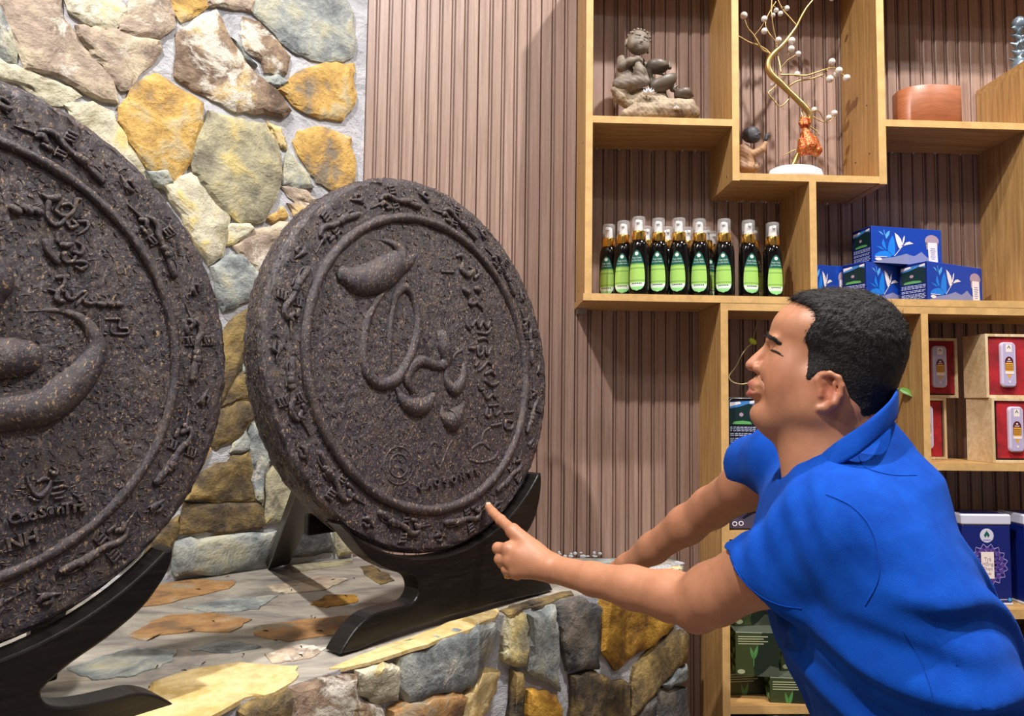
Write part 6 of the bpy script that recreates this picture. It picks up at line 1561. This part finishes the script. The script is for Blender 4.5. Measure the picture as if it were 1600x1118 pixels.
# fingernail of the pointing finger, ring on the little finger
tipd = HANDN['i'][4]-HANDN['i'][3]; tipd /= np.linalg.norm(tipd); vdir = CAM-HANDN['i'][4]; vdir /= np.linalg.norm(vdir); nd = vdir*.6+EZ*.7; nd -= tipd*(nd@tipd); nd /= np.linalg.norm(nd)
S = Sdf(); S.ell(HANDN['i'][4]+nd*.0068, (.0062, .0062, .0036), .002, np.array([np.cross(nd, tipd), tipd, nd])); c_ = HANDN['i'][4]+nd*.006
sdf_obj('fingernail', S, c_-.009, c_+.009, .0009, flat('nail', srgb('#d9a892'), .3), pm)
cc = HANDN['l'][3]; ax = HANDN['l'][3]-HANDN['l'][2]; ax /= np.linalg.norm(ax); u_ = np.cross(ax, EZ); u_ /= np.linalg.norm(u_); v_ = np.cross(ax, u_)
V, Fc = tube([cc+(u_*cos(a)+v_*sin(a))*.0105 for a in np.linspace(0, 2*pi, 25)], .0016, 6, caps=False); mk('finger_ring', V, Fc, M['gold'], pm, smooth=True)

# shirt ------------------------------------------------------------
CH0 = (SN+SF)/2                                                        # between the shoulders
ax_ = HIP-CH0; AL = np.linalg.norm(ax_); ax_ = ax_/AL
latd = SN-SF; latd[2] = 0; latd /= np.linalg.norm(latd); latd = latd-ax_*(latd@ax_); latd /= np.linalg.norm(latd)
frd = np.cross(ax_, latd); frd = frd if frd@fw2 > 0 else -frd
def tpt(t, f, l): return CH0+ax_*(AL*t)+frd*f+latd*l
SC = .68                                                               # squeeze across the body
Ttr = np.array([ax_, frd, latd*SC])
def torso(P):
    q = (P-CH0)@Ttr.T; d = np.full(len(P), 1e3)
    rows = [(.03, -.012, .062), (.12, -.006, .100), (.26, -.002, .124), (.45, .002, .128), (.70, .006, .124), (.95, .004, .122), (1.25, .0, .125)]
    for (t0, f0, r0), (t1, f1, r1) in zip(rows[:-1], rows[1:]):
        a = np.array([AL*t0, f0, 0]); b_ = np.array([AL*t1, f1, 0]); ab = b_-a
        for off in (-.045, .045):
            aa = a+np.array([0, 0, off]); h = np.clip(((q-aa)@ab)/(ab@ab), 0, 1); e = np.linalg.norm(q-aa-h[:, None]*ab, axis=1)-(r0+(r1-r0)*h)
            k = .05; m = np.clip(.5+.5*(d-e)/k, 0, 1); d = d*(1-m)+e*m-k*m*(1-m)
    return d*.95
nearEnd = atY(1198, 914, 1.09); farEnd = atY(1172, 728, 1.455)
sdN = (nearEnd-SN)/np.linalg.norm(nearEnd-SN); sdF = (farEnd-SF)/np.linalg.norm(farEnd-SF)
cutn = -E1*.60-EZ*.76+sdN*.25; cutn /= np.linalg.norm(cutn)
SL = Sdf(); SL.cap(SN+np.array([0, .008, -.004]), nearEnd+sdN*.04, .076, .083, .03); SL.cap(SF, farEnd+sdF*.02, .067, .060, .005)
def sleeves(P):
    dN = np.maximum(np.linalg.norm(P-nearEnd, axis=1)-.16, -((P-nearEnd)@cutn)); dF = np.maximum(np.linalg.norm(P-farEnd, axis=1)-.13, -((P-farEnd)@sdF))
    return np.maximum(SL.ev(P), -np.minimum(dN, dF))
S = Sdf(); S.fn(torso)
S.cap(SN+np.array([.045, .05, .0]), SN+np.array([0, .012, -.004]), .085, .078, .05)
S.cap(SF+np.array([.03, -.04, -.01]), SF, .075, .070, .04)
S.cap(hp(1330, 752), hp(1350, 790), .072, .10, .05); S.cap(hp(1352, 715), hp(1362, 760), .052, .085, .04); S.cap(hp(1372, 668), hp(1382, 740), .022, .060, .03)
S.fn(sleeves, .022)
def fold(P, d):
    # folds: fans across the waist and under the arm, rings on the sleeve
    q = (P-CH0); t = q@ax_/AL; f = q@frd; l = q@latd
    back = np.clip((t-.18)/.2, 0, 1)*np.clip((1.05-t)/.2, 0, 1)
    u1 = t*1.0+f*1.7+.25*np.sin(l*9+f*6)
    g = .0072*np.sin(u1*2*pi*4.3)*back*np.clip(.5+l*4, .25, 1)+.0034*np.sin(u1*2*pi*9+1.5*np.sin(f*30))*back
    dn = P-SN; sN = dn@sdN; rN = np.linalg.norm(dn-sN[:, None]*sdN, axis=1); wN = np.clip(1-(rN-.07)/.05, 0, 1)*np.clip((sN+.05)/.05, 0, 1)*np.clip((.19-sN)/.03, 0, 1)
    ang = dn@np.cross(sdN, EZ)
    g = g*(1-.7*wN)+wN*(.0050*np.sin(sN*2*pi*13+dn@EZ*30+ang*16+2*np.sin(dn@EZ*25))+.0022*np.sin(sN*2*pi*29+dn@EZ*44))
    # sleeve seam and hem stitching grooves
    seam = np.exp(-((sN+.012+.25*rN*0)/.0022)**2)*wN*.0018
    hem = np.exp(-(((P-nearEnd)@cutn+.028)/.0016)**2)*(np.linalg.norm(P-nearEnd, axis=1) < .13)*.0012
    side = np.exp(-((f+.01)/.002)**2)*(l > .05)*(t > .3)*.0012
    return d+g*.8+seam+hem+side
S.post = fold
# open the cuffs, the neck and the hem
def halfspace(p, n_): return lambda P: (P-p)@n_
S.cap(nearEnd-sdN*.05, nearEnd+sdN*.06, .054, .072, .004, 's'); S.cap(farEnd-sdF*.045, farEnd+sdF*.05, .044, .053, .004, 's')
S.p[-1] = S.p[-1]
# neck opening
nk0 = hp(1330, 640); nk1 = hp(1296, 722, .0)
S.cap(hp(1322, 610), hp(1312, 680), .068, .066, .004, 's'); S.cap(hp(1300, 640), hp(1262, 712, 0), .060, .046, .006, 's'); S.cap(hp(1240, 690), hp(1228, 735, -.005), .030, .022, .006, 's')
_post = S.post; 
sh, nt, b = nmat('blue_pique_cotton'); vv = coords(nt, (1, 1, 1), 0); n1 = noise(nt, vv, 30, 5, .6); ramp(nt, [(.3, srgb('#083fa0')), (.7, srgb('#0b4cb4'))], n1, b.inputs['Base Color']); b.inputs['Roughness'].default_value = .85; b.inputs['Specular IOR Level'].default_value = .12; b.inputs['Sheen Weight'].default_value = .06; b.inputs['Sheen Tint'].default_value = (.3, .5, 1, 1)
vo = nt.nodes.new('ShaderNodeTexVoronoi'); vo.inputs['Scale'].default_value = 700; nt.links.new(vv, vo.inputs['Vector']); bump(nt, b, vo.outputs['Distance'], .25, .0008); M['shirt'] = sh
# post (folds) must act before the cuts: wrap torso+sleeves as one primitive
U = Sdf(); U.p = [q for q in S.p if q[6] == 'u']; 
G = Sdf(); G.fn(lambda P: fold(P, U.ev(P))); G.p += [q for q in S.p if q[6] != 'u']
shirt = sdf_obj('polo_shirt', G, np.array([.22, .72, .70]), np.array([1.12, 1.60, 1.62]), .0042, M['shirt'], pm, smooth=2)
def seam(name, pts, r=.0011):
    P = [trace(G.ev, x, y, .6) for x, y in spline([(float(a_), float(b_)) for a_, b_ in pts], 5)]
    P = [p for p in P if abs(G.ev(p[None])[0]) < .002]; ok = [P[0]]
    for p in P[1:]:
        if np.linalg.norm(p-ok[-1]) < .04: ok.append(p)
    V, Fc = tube(ok, r, 6); mk(name, V, Fc, M['shirt'], shirt, smooth=True)
seam('sleeve_seam', [(1292, 772), (1330, 790), (1358, 820), (1372, 860), (1372, 905), (1352, 945)])
seam('cuff_stitching', [(1147, 884), (1162, 908), (1190, 932), (1222, 946), (1252, 950)], .0008)
seam('side_seam', [(1412, 985), (1432, 1020), (1450, 1060), (1465, 1112)], .0010)
seam('yoke_seam', [(1342, 712), (1350, 728), (1372, 737), (1400, 742), (1432, 742)], .0009)
# collar: folded band round the neck, leaning back off the nape
cl = [(1230, 742, -.020, .012), (1255, 738, .040, .016), (1300, 706, .084, .022), (1340, 680, .100, .024), (1374, 652, .082, .024), (1392, 632, .035, .024), (1394, 630, -.02, .022), (1382, 645, -.062, .020), (1335, 690, -.080, .016), (1270, 730, -.060, .014)]
Q = spline([(*hp(x, y, l), h) for x, y, l, h in cl], 6); V = []; npt = len(Q)
cen = hp(1318, 680)
for i in range(npt):
    p = Q[i, :3]; h = Q[i, 3]; out = p-cen; out[2] *= .2; out /= np.linalg.norm(out); up_ = np.array([0, 0, 1.])*.9+E1*.25; up_ /= np.linalg.norm(up_)
    V += [p-up_*h*1.1-out*.006, p+up_*h*.75-out*.004, p+up_*h-out*.0005, p+up_*h*.8+out*.003, p-up_*h*.95+out*.013, p-up_*h*1.05+out*.010]
n6 = 6; Fc = [(i*n6+j, i*n6+(j+1) % n6, (i+1)*n6+(j+1) % n6, (i+1)*n6+j) for i in range(npt-1) for j in range(n6)]+[tuple(range(n6))[::-1], tuple((npt-1)*n6+j for j in range(n6))]
co = mk('collar', V, Fc, M['shirt'], shirt, smooth=True); bm = bmesh.new(); bm.from_mesh(co.data); bmesh.ops.recalc_face_normals(bm, faces=bm.faces[:]); bm.to_mesh(co.data); bm.free()
sb = co.modifiers.new('s', 'SUBSURF'); sb.levels = sb.render_levels = 1
# cuff bands
# trousers, legs and shoes (below the frame) so that he stands on the floor
tm = flat('dark_trousers', (.02, .022, .03), .8)
S = Sdf(); hx = HIP
for s in (1, -1):
    hj = hx+latd*s*.085+np.array([0, 0, -.02]); kn = np.array([hj[0]-.03+.06*(s > 0), hj[1], .47]); an = np.array([kn[0]+.05, kn[1], .09])
    S.chain([(*hj, .092), (*kn, .068), (*an, .050)], .03)
S.cap(hx+latd*.06+EZ*.0, hx-latd*.06+EZ*.0, .104, .104, .05)
sdf_obj('trousers', S, np.array([.45, .75, .03]), np.array([1.05, 1.40, .98]), .008, tm, pm, smooth=2)
shoe = flat('black_shoe', (.01, .01, .01), .35)
for s in (1, -1):
    hj = hx+latd*s*.085; an = np.array([hj[0]-.03+.06*(s > 0)+.05, hj[1], .0]); S = Sdf(); S.cap(an+EZ*.05-fw2*.03, an+EZ*.042+fw2*.04, .045, .042, .02); S.cap(an+EZ*.036+fw2*.04, an+EZ*.032+fw2*.16, .042, .034, .02)
    S.post = lambda P, d: np.maximum(d, .001-P[:, 2]); sdf_obj('shoe', S, an-np.array([.26, .12, .005]), an+np.array([.15, .2, .12]), .005, shoe, pm, smooth=1)
